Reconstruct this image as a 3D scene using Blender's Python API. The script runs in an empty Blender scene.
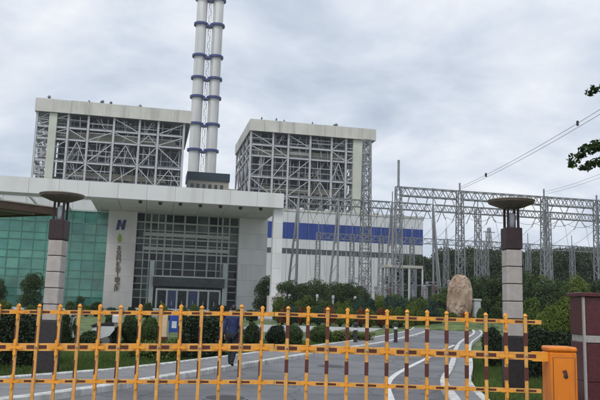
import bpy, bmesh, math, random
import numpy as np
from mathutils import Vector, Matrix, Euler
R = math.radians
random.seed(7)
scene = bpy.context.scene
col = scene.collection

# ------------------------------------------------------------------ camera
F_PX, CAM_Z, PITCH, ROLL = 690.0, 1.65, R(8.65), R(1.75)
CM = Matrix.Rotation(R(90) + PITCH, 3, 'X') @ Matrix.Rotation(ROLL, 3, 'Z')
cam_d = bpy.data.cameras.new('camera')
cam_d.sensor_fit = 'HORIZONTAL'
cam_d.sensor_width = 36.0
cam_d.lens = 36.0 * F_PX / 600.0
cam_d.clip_end = 6000
cam_d.clip_start = 0.1
cam = bpy.data.objects.new('camera', cam_d)
col.objects.link(cam)
cam.matrix_world = Matrix.Translation((0, 0, CAM_Z)) @ CM.to_4x4()
scene.camera = cam
CO = Vector((0, 0, CAM_Z))

def ray(px, py):
    return CM @ Vector(((px - 300) / F_PX, -(py - 200) / F_PX, -1.0))
def at(px, py, Y):                       # point on the pixel's ray at world depth Y
    d = ray(px, py)
    return CO + d * (Y / d.y)
def ground_pt(px, py, z=0.0):
    d = ray(px, py)
    return CO + d * ((z - CAM_Z) / d.z)
def on_plane(px, py, P0, ang):           # vertical plane through P0 running along angle ang -> (u, z)
    d = ray(px, py); n = Vector((-math.sin(ang), math.cos(ang), 0))
    t = n.dot(Vector((P0[0], P0[1], 0)) - Vector((CO.x, CO.y, 0))) / n.dot(d)
    p = CO + d * t
    return (p.x - P0[0]) * math.cos(ang) + (p.y - P0[1]) * math.sin(ang), p.z

# ------------------------------------------------------------------ world: overcast sky, soft sun
SUN_EL, SUN_AZ = R(52), R(205)           # azimuth measured clockwise from +Y
world = bpy.data.worlds.new('World'); scene.world = world; world.use_nodes = True
nt = world.node_tree; nt.nodes.clear()
def N(t, **kw):
    n = nt.nodes.new(t)
    for k, v in kw.items(): setattr(n, k, v)
    return n
L = lambda a, b: nt.links.new(a, b)
out = N('ShaderNodeOutputWorld'); bg = N('ShaderNodeBackground'); bg2 = N('ShaderNodeBackground')
sky = N('ShaderNodeTexSky', sky_type='NISHITA', sun_disc=False)
sky.sun_elevation = SUN_EL; sky.sun_rotation = SUN_AZ
bg.inputs['Strength'].default_value = 0.10
L(sky.outputs[0], bg.inputs[0])
tc = N('ShaderNodeTexCoord'); sep = N('ShaderNodeSeparateXYZ'); L(tc.outputs['Generated'], sep.inputs[0])
ab = N('ShaderNodeMath', operation='ABSOLUTE'); L(sep.outputs[2], ab.inputs[0])
ad = N('ShaderNodeMath', operation='ADD'); L(ab.outputs[0], ad.inputs[0]); ad.inputs[1].default_value = 0.38
dx = N('ShaderNodeMath', operation='DIVIDE'); L(sep.outputs[0], dx.inputs[0]); L(ad.outputs[0], dx.inputs[1])
dy = N('ShaderNodeMath', operation='DIVIDE'); L(sep.outputs[1], dy.inputs[0]); L(ad.outputs[0], dy.inputs[1])
cmb = N('ShaderNodeCombineXYZ'); L(dx.outputs[0], cmb.inputs[0]); L(dy.outputs[0], cmb.inputs[1])
mp = N('ShaderNodeMapping'); mp.inputs['Location'].default_value = (3.1, 1.7, 0.4)
mp.inputs['Rotation'].default_value = (0, 0, R(-24)); mp.inputs['Scale'].default_value = (0.75, 1.0, 1)
L(cmb.outputs[0], mp.inputs[0])
nz = N('ShaderNodeTexNoise'); nz.inputs['Scale'].default_value = 3.0; nz.inputs['Detail'].default_value = 7
nz.inputs['Roughness'].default_value = 0.56; nz.inputs['Distortion'].default_value = 0.25
L(mp.outputs[0], nz.inputs['Vector'])
rp = N('ShaderNodeValToRGB'); cr = rp.color_ramp
cr.elements[0].position = 0.34; cr.elements[0].color = (0.40, 0.465, 0.57, 1)
cr.elements[1].position = 0.68; cr.elements[1].color = (0.88, 0.90, 0.93, 1)
e = cr.elements.new(0.50); e.color = (0.61, 0.67, 0.76, 1)
L(nz.outputs['Fac'], rp.inputs[0]); L(rp.outputs[0], bg2.inputs[0]); bg2.inputs['Strength'].default_value = 1.0
mx = N('ShaderNodeMixShader'); mx.inputs[0].default_value = 0.93
L(bg.outputs[0], mx.inputs[1]); L(bg2.outputs[0], mx.inputs[2]); L(mx.outputs[0], out.inputs[0])

sl = bpy.data.lights.new('sun', 'SUN'); sl.energy = 1.5; sl.angle = R(25); sl.color = (1.0, 0.965, 0.92)
so = bpy.data.objects.new('sun', sl); col.objects.link(so)
sd = Vector((math.sin(SUN_AZ) * math.cos(SUN_EL), math.cos(SUN_AZ) * math.cos(SUN_EL), math.sin(SUN_EL)))
so.rotation_euler = sd.to_track_quat('Z', 'Y').to_euler(); so.location = (0, -20, 60)

vs = scene.view_settings
scene.display_settings.display_device = 'sRGB'
vs.view_transform = 'Standard'; vs.look = 'None'; vs.exposure = 0.26; vs.gamma = 1.0; vs.use_curve_mapping = False
scene.render.engine = 'CYCLES'
scene.cycles.max_bounces = 6
scene.cycles.diffuse_bounces = 3
scene.cycles.transparent_max_bounces = 8

# ------------------------------------------------------------------ materials
MATS = {}
def mat(name, c, rough=0.6, var=0.12, scale=3.0, bump=0.0, metal=0.0, c2=None, spec=0.5, detail=5, wear=None, bscale=None, stretch=(1, 1, 1), rand=True):
    m = bpy.data.materials.new(name); m.use_nodes = True
    t = m.node_tree; b = t.nodes['Principled BSDF']
    b.inputs['Roughness'].default_value = rough; b.inputs['Metallic'].default_value = metal
    b.inputs['Specular IOR Level'].default_value = spec
    co = t.nodes.new('ShaderNodeTexCoord'); n1 = t.nodes.new('ShaderNodeTexNoise')
    mpn = t.nodes.new('ShaderNodeMapping'); mpn.inputs['Scale'].default_value = stretch
    t.links.new(co.outputs['Object'], mpn.inputs[0])
    oi = t.nodes.new('ShaderNodeObjectInfo')
    ml = t.nodes.new('ShaderNodeVectorMath'); ml.operation = 'ADD'
    rs = t.nodes.new('ShaderNodeVectorMath'); rs.operation = 'SCALE'; rs.inputs[0].default_value = (37, 19, 53) if rand else (0, 0, 0)
    t.links.new(oi.outputs['Random'], rs.inputs['Scale'])
    t.links.new(mpn.outputs[0], ml.inputs[0]); t.links.new(rs.outputs[0], ml.inputs[1])
    n1.inputs['Scale'].default_value = scale; n1.inputs['Detail'].default_value = detail; n1.inputs['Roughness'].default_value = 0.62
    t.links.new(ml.outputs[0], n1.inputs['Vector'])
    rmp = t.nodes.new('ShaderNodeValToRGB')
    lo = tuple(max(0, x * (1 - var)) for x in c); hi = tuple(min(1, x * (1 + var)) for x in (c2 or c))
    rmp.color_ramp.elements[0].position = 0.32; rmp.color_ramp.elements[0].color = (*lo, 1)
    rmp.color_ramp.elements[1].position = 0.68; rmp.color_ramp.elements[1].color = (*hi, 1)
    t.links.new(n1.outputs['Fac'], rmp.inputs[0])
    last = rmp.outputs[0]
    if wear:                                       # vertical streaks of dirt
        n2 = t.nodes.new('ShaderNodeTexNoise'); mp2 = t.nodes.new('ShaderNodeMapping')
        mp2.inputs['Scale'].default_value = (wear[1], wear[1], wear[1] * 0.08)
        t.links.new(ml.outputs[0], mp2.inputs[0]); t.links.new(mp2.outputs[0], n2.inputs['Vector'])
        n2.inputs['Scale'].default_value = 1.0; n2.inputs['Detail'].default_value = 4
        r2 = t.nodes.new('ShaderNodeValToRGB'); r2.color_ramp.elements[0].position = 0.5; r2.color_ramp.elements[1].position = 0.78
        r2.color_ramp.elements[0].color = (0, 0, 0, 1); r2.color_ramp.elements[1].color = (wear[2],) * 3 + (1,)
        t.links.new(n2.outputs['Fac'], r2.inputs[0])
        mxr = t.nodes.new('ShaderNodeMix'); mxr.data_type = 'RGBA'
        t.links.new(r2.outputs[0], mxr.inputs['Factor']); t.links.new(last, mxr.inputs['A'])
        mxr.inputs['B'].default_value = (*wear[0], 1); last = mxr.outputs['Result']
    t.links.new(last, b.inputs['Base Color'])
    if bump:
        nb = t.nodes.new('ShaderNodeTexNoise'); nb.inputs['Scale'].default_value = bscale or scale * 6; nb.inputs['Detail'].default_value = 4
        t.links.new(ml.outputs[0], nb.inputs['Vector'])
        bp = t.nodes.new('ShaderNodeBump'); bp.inputs['Strength'].default_value = bump; bp.inputs['Distance'].default_value = 0.03
        t.links.new(nb.outputs['Fac'], bp.inputs['Height']); t.links.new(bp.outputs[0], b.inputs['Normal'])
    MATS[name] = m
    return m

def rust(m, colr=(.16, .055, .02), scale=26, amt=.63):
    t = m.node_tree; b = t.nodes['Principled BSDF']; src = b.inputs['Base Color'].links[0].from_socket
    co = t.nodes.new('ShaderNodeTexCoord'); nz_ = t.nodes.new('ShaderNodeTexNoise'); nz_.inputs['Scale'].default_value = scale; nz_.inputs['Detail'].default_value = 7; nz_.inputs['Roughness'].default_value = .7
    t.links.new(co.outputs['Object'], nz_.inputs['Vector'])
    rp_ = t.nodes.new('ShaderNodeValToRGB'); rp_.color_ramp.elements[0].position = amt; rp_.color_ramp.elements[1].position = amt + .05; rp_.color_ramp.elements[0].color = (0, 0, 0, 1); rp_.color_ramp.elements[1].color = (.9, .9, .9, 1)
    t.links.new(nz_.outputs['Fac'], rp_.inputs[0]); mi = t.nodes.new('ShaderNodeMix'); mi.data_type = 'RGBA'
    t.links.new(rp_.outputs[0], mi.inputs['Factor']); t.links.new(src, mi.inputs['A']); mi.inputs['B'].default_value = (*colr, 1); t.links.new(mi.outputs['Result'], b.inputs['Base Color'])

def cracks(m, dark, scale=.45):
    t = m.node_tree; b = t.nodes['Principled BSDF']; src = b.inputs['Base Color'].links[0].from_socket
    co = t.nodes.new('ShaderNodeTexCoord'); nz_ = t.nodes.new('ShaderNodeTexNoise'); nz_.inputs['Scale'].default_value = 1.4; nz_.inputs['Detail'].default_value = 6
    t.links.new(co.outputs['Object'], nz_.inputs['Vector'])
    ma = t.nodes.new('ShaderNodeVectorMath'); ma.operation = 'MULTIPLY_ADD'; ma.inputs[1].default_value = (.9, .9, .9)
    t.links.new(nz_.outputs['Color'], ma.inputs[0]); t.links.new(co.outputs['Object'], ma.inputs[2])
    vo = t.nodes.new('ShaderNodeTexVoronoi'); vo.feature = 'DISTANCE_TO_EDGE'; vo.inputs['Scale'].default_value = scale; t.links.new(ma.outputs[0], vo.inputs['Vector'])
    rp_ = t.nodes.new('ShaderNodeValToRGB'); rp_.color_ramp.elements[0].position = .004; rp_.color_ramp.elements[0].color = (.75, .75, .75, 1); rp_.color_ramp.elements[1].position = .014; rp_.color_ramp.elements[1].color = (0, 0, 0, 1)
    t.links.new(vo.outputs['Distance'], rp_.inputs[0])
    mi = t.nodes.new('ShaderNodeMix'); mi.data_type = 'RGBA'; t.links.new(rp_.outputs[0], mi.inputs['Factor']); t.links.new(src, mi.inputs['A']); mi.inputs['B'].default_value = (*dark, 1)
    # repaired patches: blocks of slightly different asphalt
    v2 = t.nodes.new('ShaderNodeTexVoronoi'); v2.distance = 'CHEBYCHEV'; v2.inputs['Scale'].default_value = .28; t.links.new(co.outputs['Object'], v2.inputs['Vector'])
    r2 = t.nodes.new('ShaderNodeMapRange'); r2.inputs['To Min'].default_value = .78; r2.inputs['To Max'].default_value = 1.16
    sx = t.nodes.new('ShaderNodeSeparateColor'); t.links.new(v2.outputs['Color'], sx.inputs[0]); t.links.new(sx.outputs[0], r2.inputs['Value'])
    ml_ = t.nodes.new('ShaderNodeVectorMath'); ml_.operation = 'SCALE'; t.links.new(mi.outputs['Result'], ml_.inputs[0]); t.links.new(r2.outputs[0], ml_.inputs['Scale'])
    t.links.new(ml_.outputs[0], b.inputs['Base Color'])

def leaf_mat(name, c_dark, c_light, scale=1.2, trans=0.25):
    m = bpy.data.materials.new(name); m.use_nodes = True
    t = m.node_tree; b = t.nodes['Principled BSDF']; o = t.nodes['Material Output']
    b.inputs['Roughness'].default_value = 0.55; b.inputs['Specular IOR Level'].default_value = 0.25
    at_ = t.nodes.new('ShaderNodeAttribute'); at_.attribute_name = 'tone'
    oi = t.nodes.new('ShaderNodeObjectInfo')
    hm = t.nodes.new('ShaderNodeMath'); hm.operation = 'MULTIPLY_ADD'; hm.inputs[1].default_value = 0.3
    t.links.new(oi.outputs['Random'], hm.inputs[0]); t.links.new(at_.outputs['Fac'], hm.inputs[2])
    sb = t.nodes.new('ShaderNodeMath'); sb.operation = 'SUBTRACT'; sb.inputs[1].default_value = 0.15
    t.links.new(hm.outputs[0], sb.inputs[0])
    rmp = t.nodes.new('ShaderNodeValToRGB')
    rmp.color_ramp.elements[0].position = 0.05; rmp.color_ramp.elements[0].color = (*c_dark, 1)
    rmp.color_ramp.elements[1].position = 0.95; rmp.color_ramp.elements[1].color = (*c_light, 1)
    t.links.new(sb.outputs[0], rmp.inputs[0]); t.links.new(rmp.outputs[0], b.inputs['Base Color'])
    tr = t.nodes.new('ShaderNodeBsdfTranslucent'); t.links.new(rmp.outputs[0], tr.inputs[0])
    ms = t.nodes.new('ShaderNodeMixShader'); ms.inputs[0].default_value = trans
    t.links.new(b.outputs[0], ms.inputs[1]); t.links.new(tr.outputs[0], ms.inputs[2]); t.links.new(ms.outputs[0], o.inputs[0])
    MATS[name] = m
    return m

mat('asphalt', (0.158, 0.158, 0.166), 0.85, 0.26, 0.55, 0.3, detail=12, bscale=60, wear=((0.10, 0.10, 0.105), 0.9, 0.6))
cracks(MATS['asphalt'], (.07, .07, .075))
mat('concrete', (0.36, 0.36, 0.345), 0.85, 0.16, 0.35, 0.1, detail=9)
mat('paving', (0.195, 0.197, 0.20), 0.85, 0.2, 2.5, 0.15, detail=8)
mat('kerbstone', (0.56, 0.56, 0.54), 0.8, 0.25, 4, 0.2, detail=9, wear=((0.22, 0.21, 0.19), 5, 0.8))
mat('roadpaint', (0.62, 0.62, 0.60), 0.7, 0.25, 6, detail=8)
mat('turf', (0.052, 0.088, 0.026), 0.95, 0.5, 0.9, 0.5, c2=(0.105, 0.145, 0.045), detail=10, bscale=30)
mat('soil', (0.06, 0.05, 0.035), 0.95, 0.3, 3, 0.4)
mat('whiteclad', (0.66, 0.66, 0.645), 0.55, 0.05, 0.12, wear=((0.42, 0.41, 0.38), 0.55, 0.5))
mat('banner', (0.58, 0.55, 0.53), 0.6, 0.06, 0.3, wear=((0.40, 0.38, 0.35), 0.7, 0.4))
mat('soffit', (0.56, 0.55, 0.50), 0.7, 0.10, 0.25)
mat('olivewall', (0.33, 0.32, 0.25), 0.7, 0.12, 0.4)
mat('boilerroof', (0.55, 0.535, 0.485), 0.65, 0.10, 0.12, wear=((0.30, 0.29, 0.26), 0.4, 0.8))
mat('steel', (0.43, 0.44, 0.455), 0.5, 0.14, 0.4, metal=0.15)
mat('steeldark', (0.15, 0.16, 0.18), 0.55, 0.2, 0.5, metal=0.2)
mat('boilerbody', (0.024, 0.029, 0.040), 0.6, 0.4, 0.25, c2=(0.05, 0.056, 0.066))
mat('duct', (0.20, 0.19, 0.145), 0.6, 0.25, 0.2)
mat('grille', (0.11, 0.12, 0.135), 0.6, 0.3, 0.5)
mat('palepanel', (0.50, 0.51, 0.44), 0.6, 0.10, 0.15, wear=((0.3, 0.3, 0.25), 0.3, 0.5))
mat('flue', (0.60, 0.60, 0.585), 0.55, 0.06, 0.06, wear=((0.36, 0.35, 0.33), 0.25, 0.7))
mat('bluering', (0.022, 0.035, 0.17), 0.5, 0.2, 0.5)
mat('hallwhite', (0.60, 0.61, 0.61), 0.55, 0.05, 0.1, wear=((0.42, 0.42, 0.40), 0.3, 0.5))
mat('hallblue', (0.008, 0.038, 0.235), 0.5, 0.15, 0.25, wear=((0.05, 0.09, 0.26), 0.3, 0.6))
mat('windowdark', (0.045, 0.055, 0.062), 0.2, 0.4, 0.4)
mat('navyband', (0.02, 0.045, 0.065), 0.5, 0.2, 0.4)
mat('beigewall', (0.48, 0.45, 0.38), 0.7, 0.1, 0.2)
for i, c in enumerate([(0.062, 0.215, 0.165), (0.070, 0.240, 0.182), (0.056, 0.200, 0.168), (0.092, 0.265, 0.205)]):
    mat('greenglass%d' % i, c, 0.08, 0.5, 0.16, spec=0.7, detail=6, rand=False)  # blotches running on across the panes paint reflections into the glass colour
for i, c in enumerate([(0.020, 0.025, 0.024), (0.035, 0.043, 0.040), (0.085, 0.115, 0.098), (0.013, 0.016, 0.018)]):
    mat('darkglass%d' % i, c, 0.12, 0.6, 0.35, spec=0.35, rand=False)  # uneven tint continues from pane to pane, reflections put into the colour
mat('mullion', (0.42, 0.47, 0.43), 0.5, 0.12, 0.5, metal=0.1)
mat('greenmullion', (0.075, 0.235, 0.18), 0.45, 0.2, 0.5)
mat('doorblue', (0.03, 0.045, 0.12), 0.2, 0.3, 0.6)
mat('logoblue', (0.012, 0.02, 0.11), 0.4, 0.1)
mat('logogreen', (0.22, 0.33, 0.03), 0.4, 0.1)
mat('textbrown', (0.13, 0.10, 0.05), 0.5, 0.15)
mat('orange', (0.86, 0.33, 0.022), 0.42, 0.10, 5, c2=(0.86, 0.36, 0.04), bump=0.03)
mat('orangerail', (0.80, 0.40, 0.085), 0.45, 0.16, 7, bump=0.05, wear=((0.36, 0.17, 0.06), 9, 0.75))
mat('orangepicket', (0.74, 0.37, 0.09), 0.45, 0.2, 8, bump=0.05, wear=((0.33, 0.15, 0.06), 14, 0.8))
mat('cream', (0.72, 0.53, 0.36), 0.4, 0.1, 9)
mat('maroon', (0.105, 0.028, 0.018), 0.4, 0.2, 9)
mat('orangebox', (0.76, 0.215, 0.012), 0.38, 0.09, 3, bump=0.04, wear=((0.33, 0.10, 0.03), 9, 0.85))
for q_ in ('orangerail', 'orangepicket', 'orangebox', 'orange'): rust(MATS[q_], scale=22 if q_ != 'orangebox' else 9, amt=.64 if q_ != 'orangebox' else .68)
mat('blackrubber', (0.02, 0.02, 0.022), 0.6, 0.2)
mat('granitered', (0.085, 0.018, 0.022), 0.32, 0.35, 22, detail=8)
mat('graniteband', (0.36, 0.34, 0.32), 0.5, 0.15, 20, detail=8)
mat('pillarstone', (0.43, 0.385, 0.36), 0.75, 0.12, 7, 0.15, wear=((0.26, 0.23, 0.20), 2.5, 0.55))
mat('pillarjoint', (0.07, 0.06, 0.055), 0.9, 0.1)
mat('pillardark', (0.032, 0.026, 0.028), 0.5, 0.3, 14)
mat('pillarcap', (0.034, 0.016, 0.018), 0.5, 0.3, 8)
mat('saucer', (0.25, 0.215, 0.17), 0.6, 0.2, 4)
mat('saucerunder', (0.13, 0.105, 0.08), 0.65, 0.25, 5)
mat('wood', (0.085, 0.050, 0.028), 0.6, 0.3, 3)
mat('trim', (0.45, 0.41, 0.34), 0.6, 0.1, 3)
mat('rock', (0.34, 0.225, 0.155), 0.9, 0.3, 0.9, 0.9, c2=(0.40, 0.305, 0.235), detail=12, bscale=5, wear=((0.20, 0.075, 0.04), 2.2, 1.0))
mat('greystone', (0.38, 0.40, 0.40), 0.8, 0.15, 3, 0.3)
mat('galv', (0.24, 0.25, 0.26), 0.5, 0.15, 1.5, metal=0.3)
mat('insulator', (0.16, 0.10, 0.085), 0.35, 0.2, 3)
mat('insulatorgrey', (0.33, 0.34, 0.36), 0.4, 0.15, 3)
mat('wire', (0.13, 0.135, 0.14), 0.5, 0.05)
mat('bark', (0.075, 0.055, 0.04), 0.9, 0.3, 6, 0.6)
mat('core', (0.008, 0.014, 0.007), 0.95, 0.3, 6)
mat('scooterwhite', (0.70, 0.70, 0.69), 0.3, 0.05, 4)
mat('chrome', (0.5, 0.5, 0.5), 0.25, 0.05, metal=0.9)
mat('signblue', (0.02, 0.07, 0.32), 0.4, 0.15, 5)
mat('signwhite', (0.62, 0.66, 0.70), 0.5, 0.1, 5)
mat('jacket', (0.018, 0.030, 0.095), 0.85, 0.35, 7, 1.0, bscale=11)
mat('trouser', (0.014, 0.016, 0.022), 0.9, 0.3, 9, 1.0, bscale=12)
mat('skin', (0.42, 0.25, 0.17), 0.55, 0.08, 12)
mat('hair', (0.010, 0.009, 0.009), 0.5, 0.3, 40)
mat('shoe', (0.012, 0.012, 0.013), 0.4, 0.2, 9)
leaf_mat('leaf_far', (0.016, 0.030, 0.018), (0.085, 0.120, 0.055))
leaf_mat('leaf_dark', (0.015, 0.030, 0.012), (0.085, 0.135, 0.042))
leaf_mat('leaf_black', (0.006, 0.011, 0.006), (0.034, 0.055, 0.022), trans=0.1)
leaf_mat('leaf_mid', (0.025, 0.050, 0.014), (0.130, 0.190, 0.045))
leaf_mat('leaf_lime', (0.05, 0.085, 0.015), (0.17, 0.22, 0.04))
leaf_mat('leaf_teal', (0.022, 0.048, 0.034), (0.07, 0.125, 0.082))
leaf_mat('leaf_red', (0.09, 0.03, 0.015), (0.30, 0.12, 0.05))
leaf_mat('leaf_near', (0.010, 0.026, 0.009), (0.065, 0.115, 0.025), trans=0.35)
leaf_mat('blade', (0.035, 0.068, 0.016), (0.125, 0.185, 0.045), trans=0.3)

# ------------------------------------------------------------------ mesh helpers
class MB:
    def __init__(self): self.v = []; self.f = []
    def add(self, vs, fs):
        n = len(self.v); self.v += [tuple(x) for x in vs]; self.f += [tuple(i + n for i in f) for f in fs]; return self
    def box(self, x0, x1, y0, y1, z0, z1):
        v = [(x0, y0, z0), (x1, y0, z0), (x1, y1, z0), (x0, y1, z0), (x0, y0, z1), (x1, y0, z1), (x1, y1, z1), (x0, y1, z1)]
        return self.add(v, [(0, 3, 2, 1), (4, 5, 6, 7), (0, 1, 5, 4), (1, 2, 6, 5), (2, 3, 7, 6), (3, 0, 4, 7)])
    def cbox(self, x0, x1, y0, y1, z0, z1, c):     # box with chamfered edges
        bm = bmesh.new(); bmesh.ops.create_cube(bm, size=1)
        for v in bm.verts:
            v.co = Vector(((x0 + x1) / 2 + v.co.x * (x1 - x0), (y0 + y1) / 2 + v.co.y * (y1 - y0), (z0 + z1) / 2 + v.co.z * (z1 - z0)))
        bmesh.ops.bevel(bm, geom=bm.edges[:], offset=c, segments=1, affect='EDGES')
        bm.verts.index_update()
        self.add([v.co for v in bm.verts], [[v.index for v in f.verts] for f in bm.faces]); bm.free(); return self
    def frame(self, p, q):
        p, q = Vector(p), Vector(q); d = (q - p).normalized()
        up = Vector((0, 0, 1)) if abs(d.z) < 0.95 else Vector((0, 1, 0))
        s = d.cross(up).normalized(); return p, q, s, s.cross(d).normalized()
    def bar(self, p, q, w, h=None):
        h = h or w; p, q, s, u = self.frame(p, q); v = []
        for e in (p, q):
            for a, b in ((-1, -1), (1, -1), (1, 1), (-1, 1)): v.append(e + s * a * w / 2 + u * b * h / 2)
        return self.add(v, [(3, 2, 1, 0), (4, 5, 6, 7), (0, 1, 5, 4), (1, 2, 6, 5), (2, 3, 7, 6), (3, 0, 4, 7)])
    def tube(self, pts, r, n=8, cap=True):
        pts = [Vector(p) for p in pts]; rs = r if isinstance(r, (list, tuple)) else [r] * len(pts); v = []; f = []
        for i, p in enumerate(pts):
            d = (pts[min(i + 1, len(pts) - 1)] - pts[max(i - 1, 0)]).normalized()
            up = Vector((0, 0, 1)) if abs(d.z) < 0.95 else Vector((0, 1, 0))
            s = d.cross(up).normalized(); u = s.cross(d)
            for k in range(n):
                a = 2 * math.pi * k / n; v.append(p + (s * math.cos(a) + u * math.sin(a)) * rs[i])
        for i in range(len(pts) - 1):
            for k in range(n):
                a, b = i * n + k, i * n + (k + 1) % n; f.append((a, b, b + n, a + n))
        if cap: f.append(tuple(range(n - 1, -1, -1))); f.append(tuple(range((len(pts) - 1) * n, len(pts) * n)))
        return self.add(v, f)
    def lathe(self, prof, c=(0, 0, 0), n=16):
        v = []; f = []
        for r, z in prof:
            for k in range(n):
                a = 2 * math.pi * k / n; v.append((c[0] + r * math.cos(a), c[1] + r * math.sin(a), c[2] + z))
        for i in range(len(prof) - 1):
            for k in range(n):
                a, b = i * n + k, i * n + (k + 1) % n; f.append((a, b, b + n, a + n))
        f.append(tuple(range(n - 1, -1, -1))); f.append(tuple(range((len(prof) - 1) * n, len(prof) * n)))
        return self.add(v, f)
    def prism(self, poly, z0, z1):
        n = len(poly); v = [(x, y, z0) for x, y in poly] + [(x, y, z1) for x, y in poly]
        f = [tuple(range(n - 1, -1, -1)), tuple(range(n, 2 * n))] + [(i, (i + 1) % n, n + (i + 1) % n, n + i) for i in range(n)]
        return self.add(v, f)
    def vprism(self, poly, y0, y1):                # poly in (x, z), extruded along y
        n = len(poly); v = [(x, y0, z) for x, z in poly] + [(x, y1, z) for x, z in poly]
        f = [tuple(range(n)), tuple(range(2 * n - 1, n - 1, -1))] + [(i, n + i, n + (i + 1) % n, (i + 1) % n) for i in range(n)]
        return self.add(v, f)
    def build(self, name, m, parent=None, smooth=False):
        me = bpy.data.meshes.new(name); me.from_pydata(self.v, [], self.f); me.update()
        if smooth: me.polygons.foreach_set('use_smooth', [True] * len(me.polygons))
        return link(name, me, m, parent)

def link(name, me, m=None, parent=None):
    if m and not me.materials: me.materials.append(MATS[m])
    o = bpy.data.objects.new(name, me); col.objects.link(o)
    if parent: o.parent = parent
    return o
def tag(o, label=None, cat=None, group=None, kind=None):
    for k, v in (('label', label), ('category', cat), ('group', group), ('kind', kind)):
        if v: o[k] = v
    return o
def thing(name, label, cat, loc=(0, 0, 0), rz=0.0, group=None):
    o = bpy.data.objects.new(name, None); o.empty_display_size = 0.3; col.objects.link(o)
    o.location = loc; o.rotation_euler = (0, 0, rz)
    return tag(o, label, cat, group)
def barobj(name, p, q, w, m, parent, h=None): return MB().bar(p, q, w, h).build(name, m, parent)
def boxobj(name, b, m, parent): return MB().box(*b).build(name, m, parent)
def copy_tree(o, parent=None):
    c = o.copy(); col.objects.link(c)
    if parent: c.parent = parent
    for ch in [x for x in bpy.data.objects if x.parent == o]: copy_tree(ch, c)
    return c

# ------------------------------------------------------------------ leaves
def leaves_mesh(name, pts, nrm, size, m, rng, tone=None, aspect=0.55, core=None):
    n = len(pts)
    d = nrm + rng.normal(0, 0.75, (n, 3)); d /= np.linalg.norm(d, axis=1)[:, None] + 1e-9
    r = rng.normal(0, 1, (n, 3)); a = np.cross(d, r); a /= np.linalg.norm(a, axis=1)[:, None] + 1e-9
    b = np.cross(d, a); s = (size * rng.uniform(0.65, 1.35, n))[:, None]
    q = np.empty((n, 4, 3))
    q[:, 0] = pts - a * s; q[:, 1] = pts + b * s * aspect + d * s * 0.12; q[:, 2] = pts + a * s; q[:, 3] = pts - b * s * aspect + d * s * 0.12
    co = q.reshape(-1, 3); nq = n
    if tone is None: tone = rng.random(n)
    me = bpy.data.meshes.new(name)
    me.vertices.add(nq * 4); me.vertices.foreach_set('co', co.astype(np.float32).ravel())
    me.loops.add(nq * 4); me.loops.foreach_set('vertex_index', np.arange(nq * 4, dtype=np.int32))
    me.polygons.add(nq); me.polygons.foreach_set('loop_start', np.arange(0, nq * 4, 4, dtype=np.int32))
    me.update(calc_edges=True)
    at_ = me.attributes.new('tone', 'FLOAT', 'POINT'); at_.data.foreach_set('value', np.repeat(tone, 4).astype(np.float32))
    me.materials.append(MATS[m]); me.validate()
    return me

def blob_points(blobs, n, rng, shell=0.72):
    w = np.array([b[3] * b[4] * b[5] for b in blobs]) ** 0.667; w /= w.sum()
    idx = rng.choice(len(blobs), n, p=w); B = np.array(blobs)[idx]
    d = rng.normal(0, 1, (n, 3)); d /= np.linalg.norm(d, axis=1)[:, None]
    rr = shell + (1 - shell) * rng.random(n) ** 0.6; rr *= 1 + rng.normal(0, 0.06, n)
    return B[:, :3] + d * B[:, 3:6] * rr[:, None], d, idx

def crown_mesh(name, h, w, nb, n, size, m, seed, z0=0.28):
    rng = np.random.default_rng(seed); blobs = []
    for i in range(nb):
        t = rng.uniform(0, 1); zz = h * (z0 + (0.93 - z0) * t)
        rad = w * 0.5 * (0.35 + 0.65 * math.sin(math.pi * (0.18 + 0.74 * t))) * 0.75
        a = rng.uniform(0, 6.283); r = rad * math.sqrt(rng.random())
        s = w * rng.uniform(0.13, 0.24)
        blobs.append((r * math.cos(a), r * math.sin(a), zz, s, s, s * rng.uniform(0.6, 0.9)))
    p, d, idx = blob_points(blobs, n, rng)
    bt = rng.random(nb); tone = np.clip(bt[idx] * 0.55 + rng.random(n) * 0.45, 0, 1)
    return leaves_mesh(name, p, d, size, m, rng, tone)

def trunk_mb(h, w, seed, r=None):
    rnd = random.Random(seed); mb = MB(); r = r or h * 0.022
    top = (rnd.uniform(-.1, .1) * w, rnd.uniform(-.1, .1) * w, h * 0.72)
    mb.tube([(0, 0, -0.1), (0, 0, h * .02), (top[0] * .4, top[1] * .4, h * .3), top], [r * 1.5, r * 1.1, r * .85, r * .25], 7)
    for i in range(6):
        t = rnd.uniform(.3, .6); a = rnd.uniform(0, 6.28); b = (top[0] * t, top[1] * t, h * t)
        e = (b[0] + math.cos(a) * w * .33, b[1] + math.sin(a) * w * .33, b[2] + h * rnd.uniform(.1, .25))
        md = tuple((b[k] + e[k]) / 2 for k in range(3)); md = (md[0], md[1], md[2] + h * .02)
        mb.tube([b, md, e], [r * .45, r * .3, r * .1], 5)
    return mb

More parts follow.
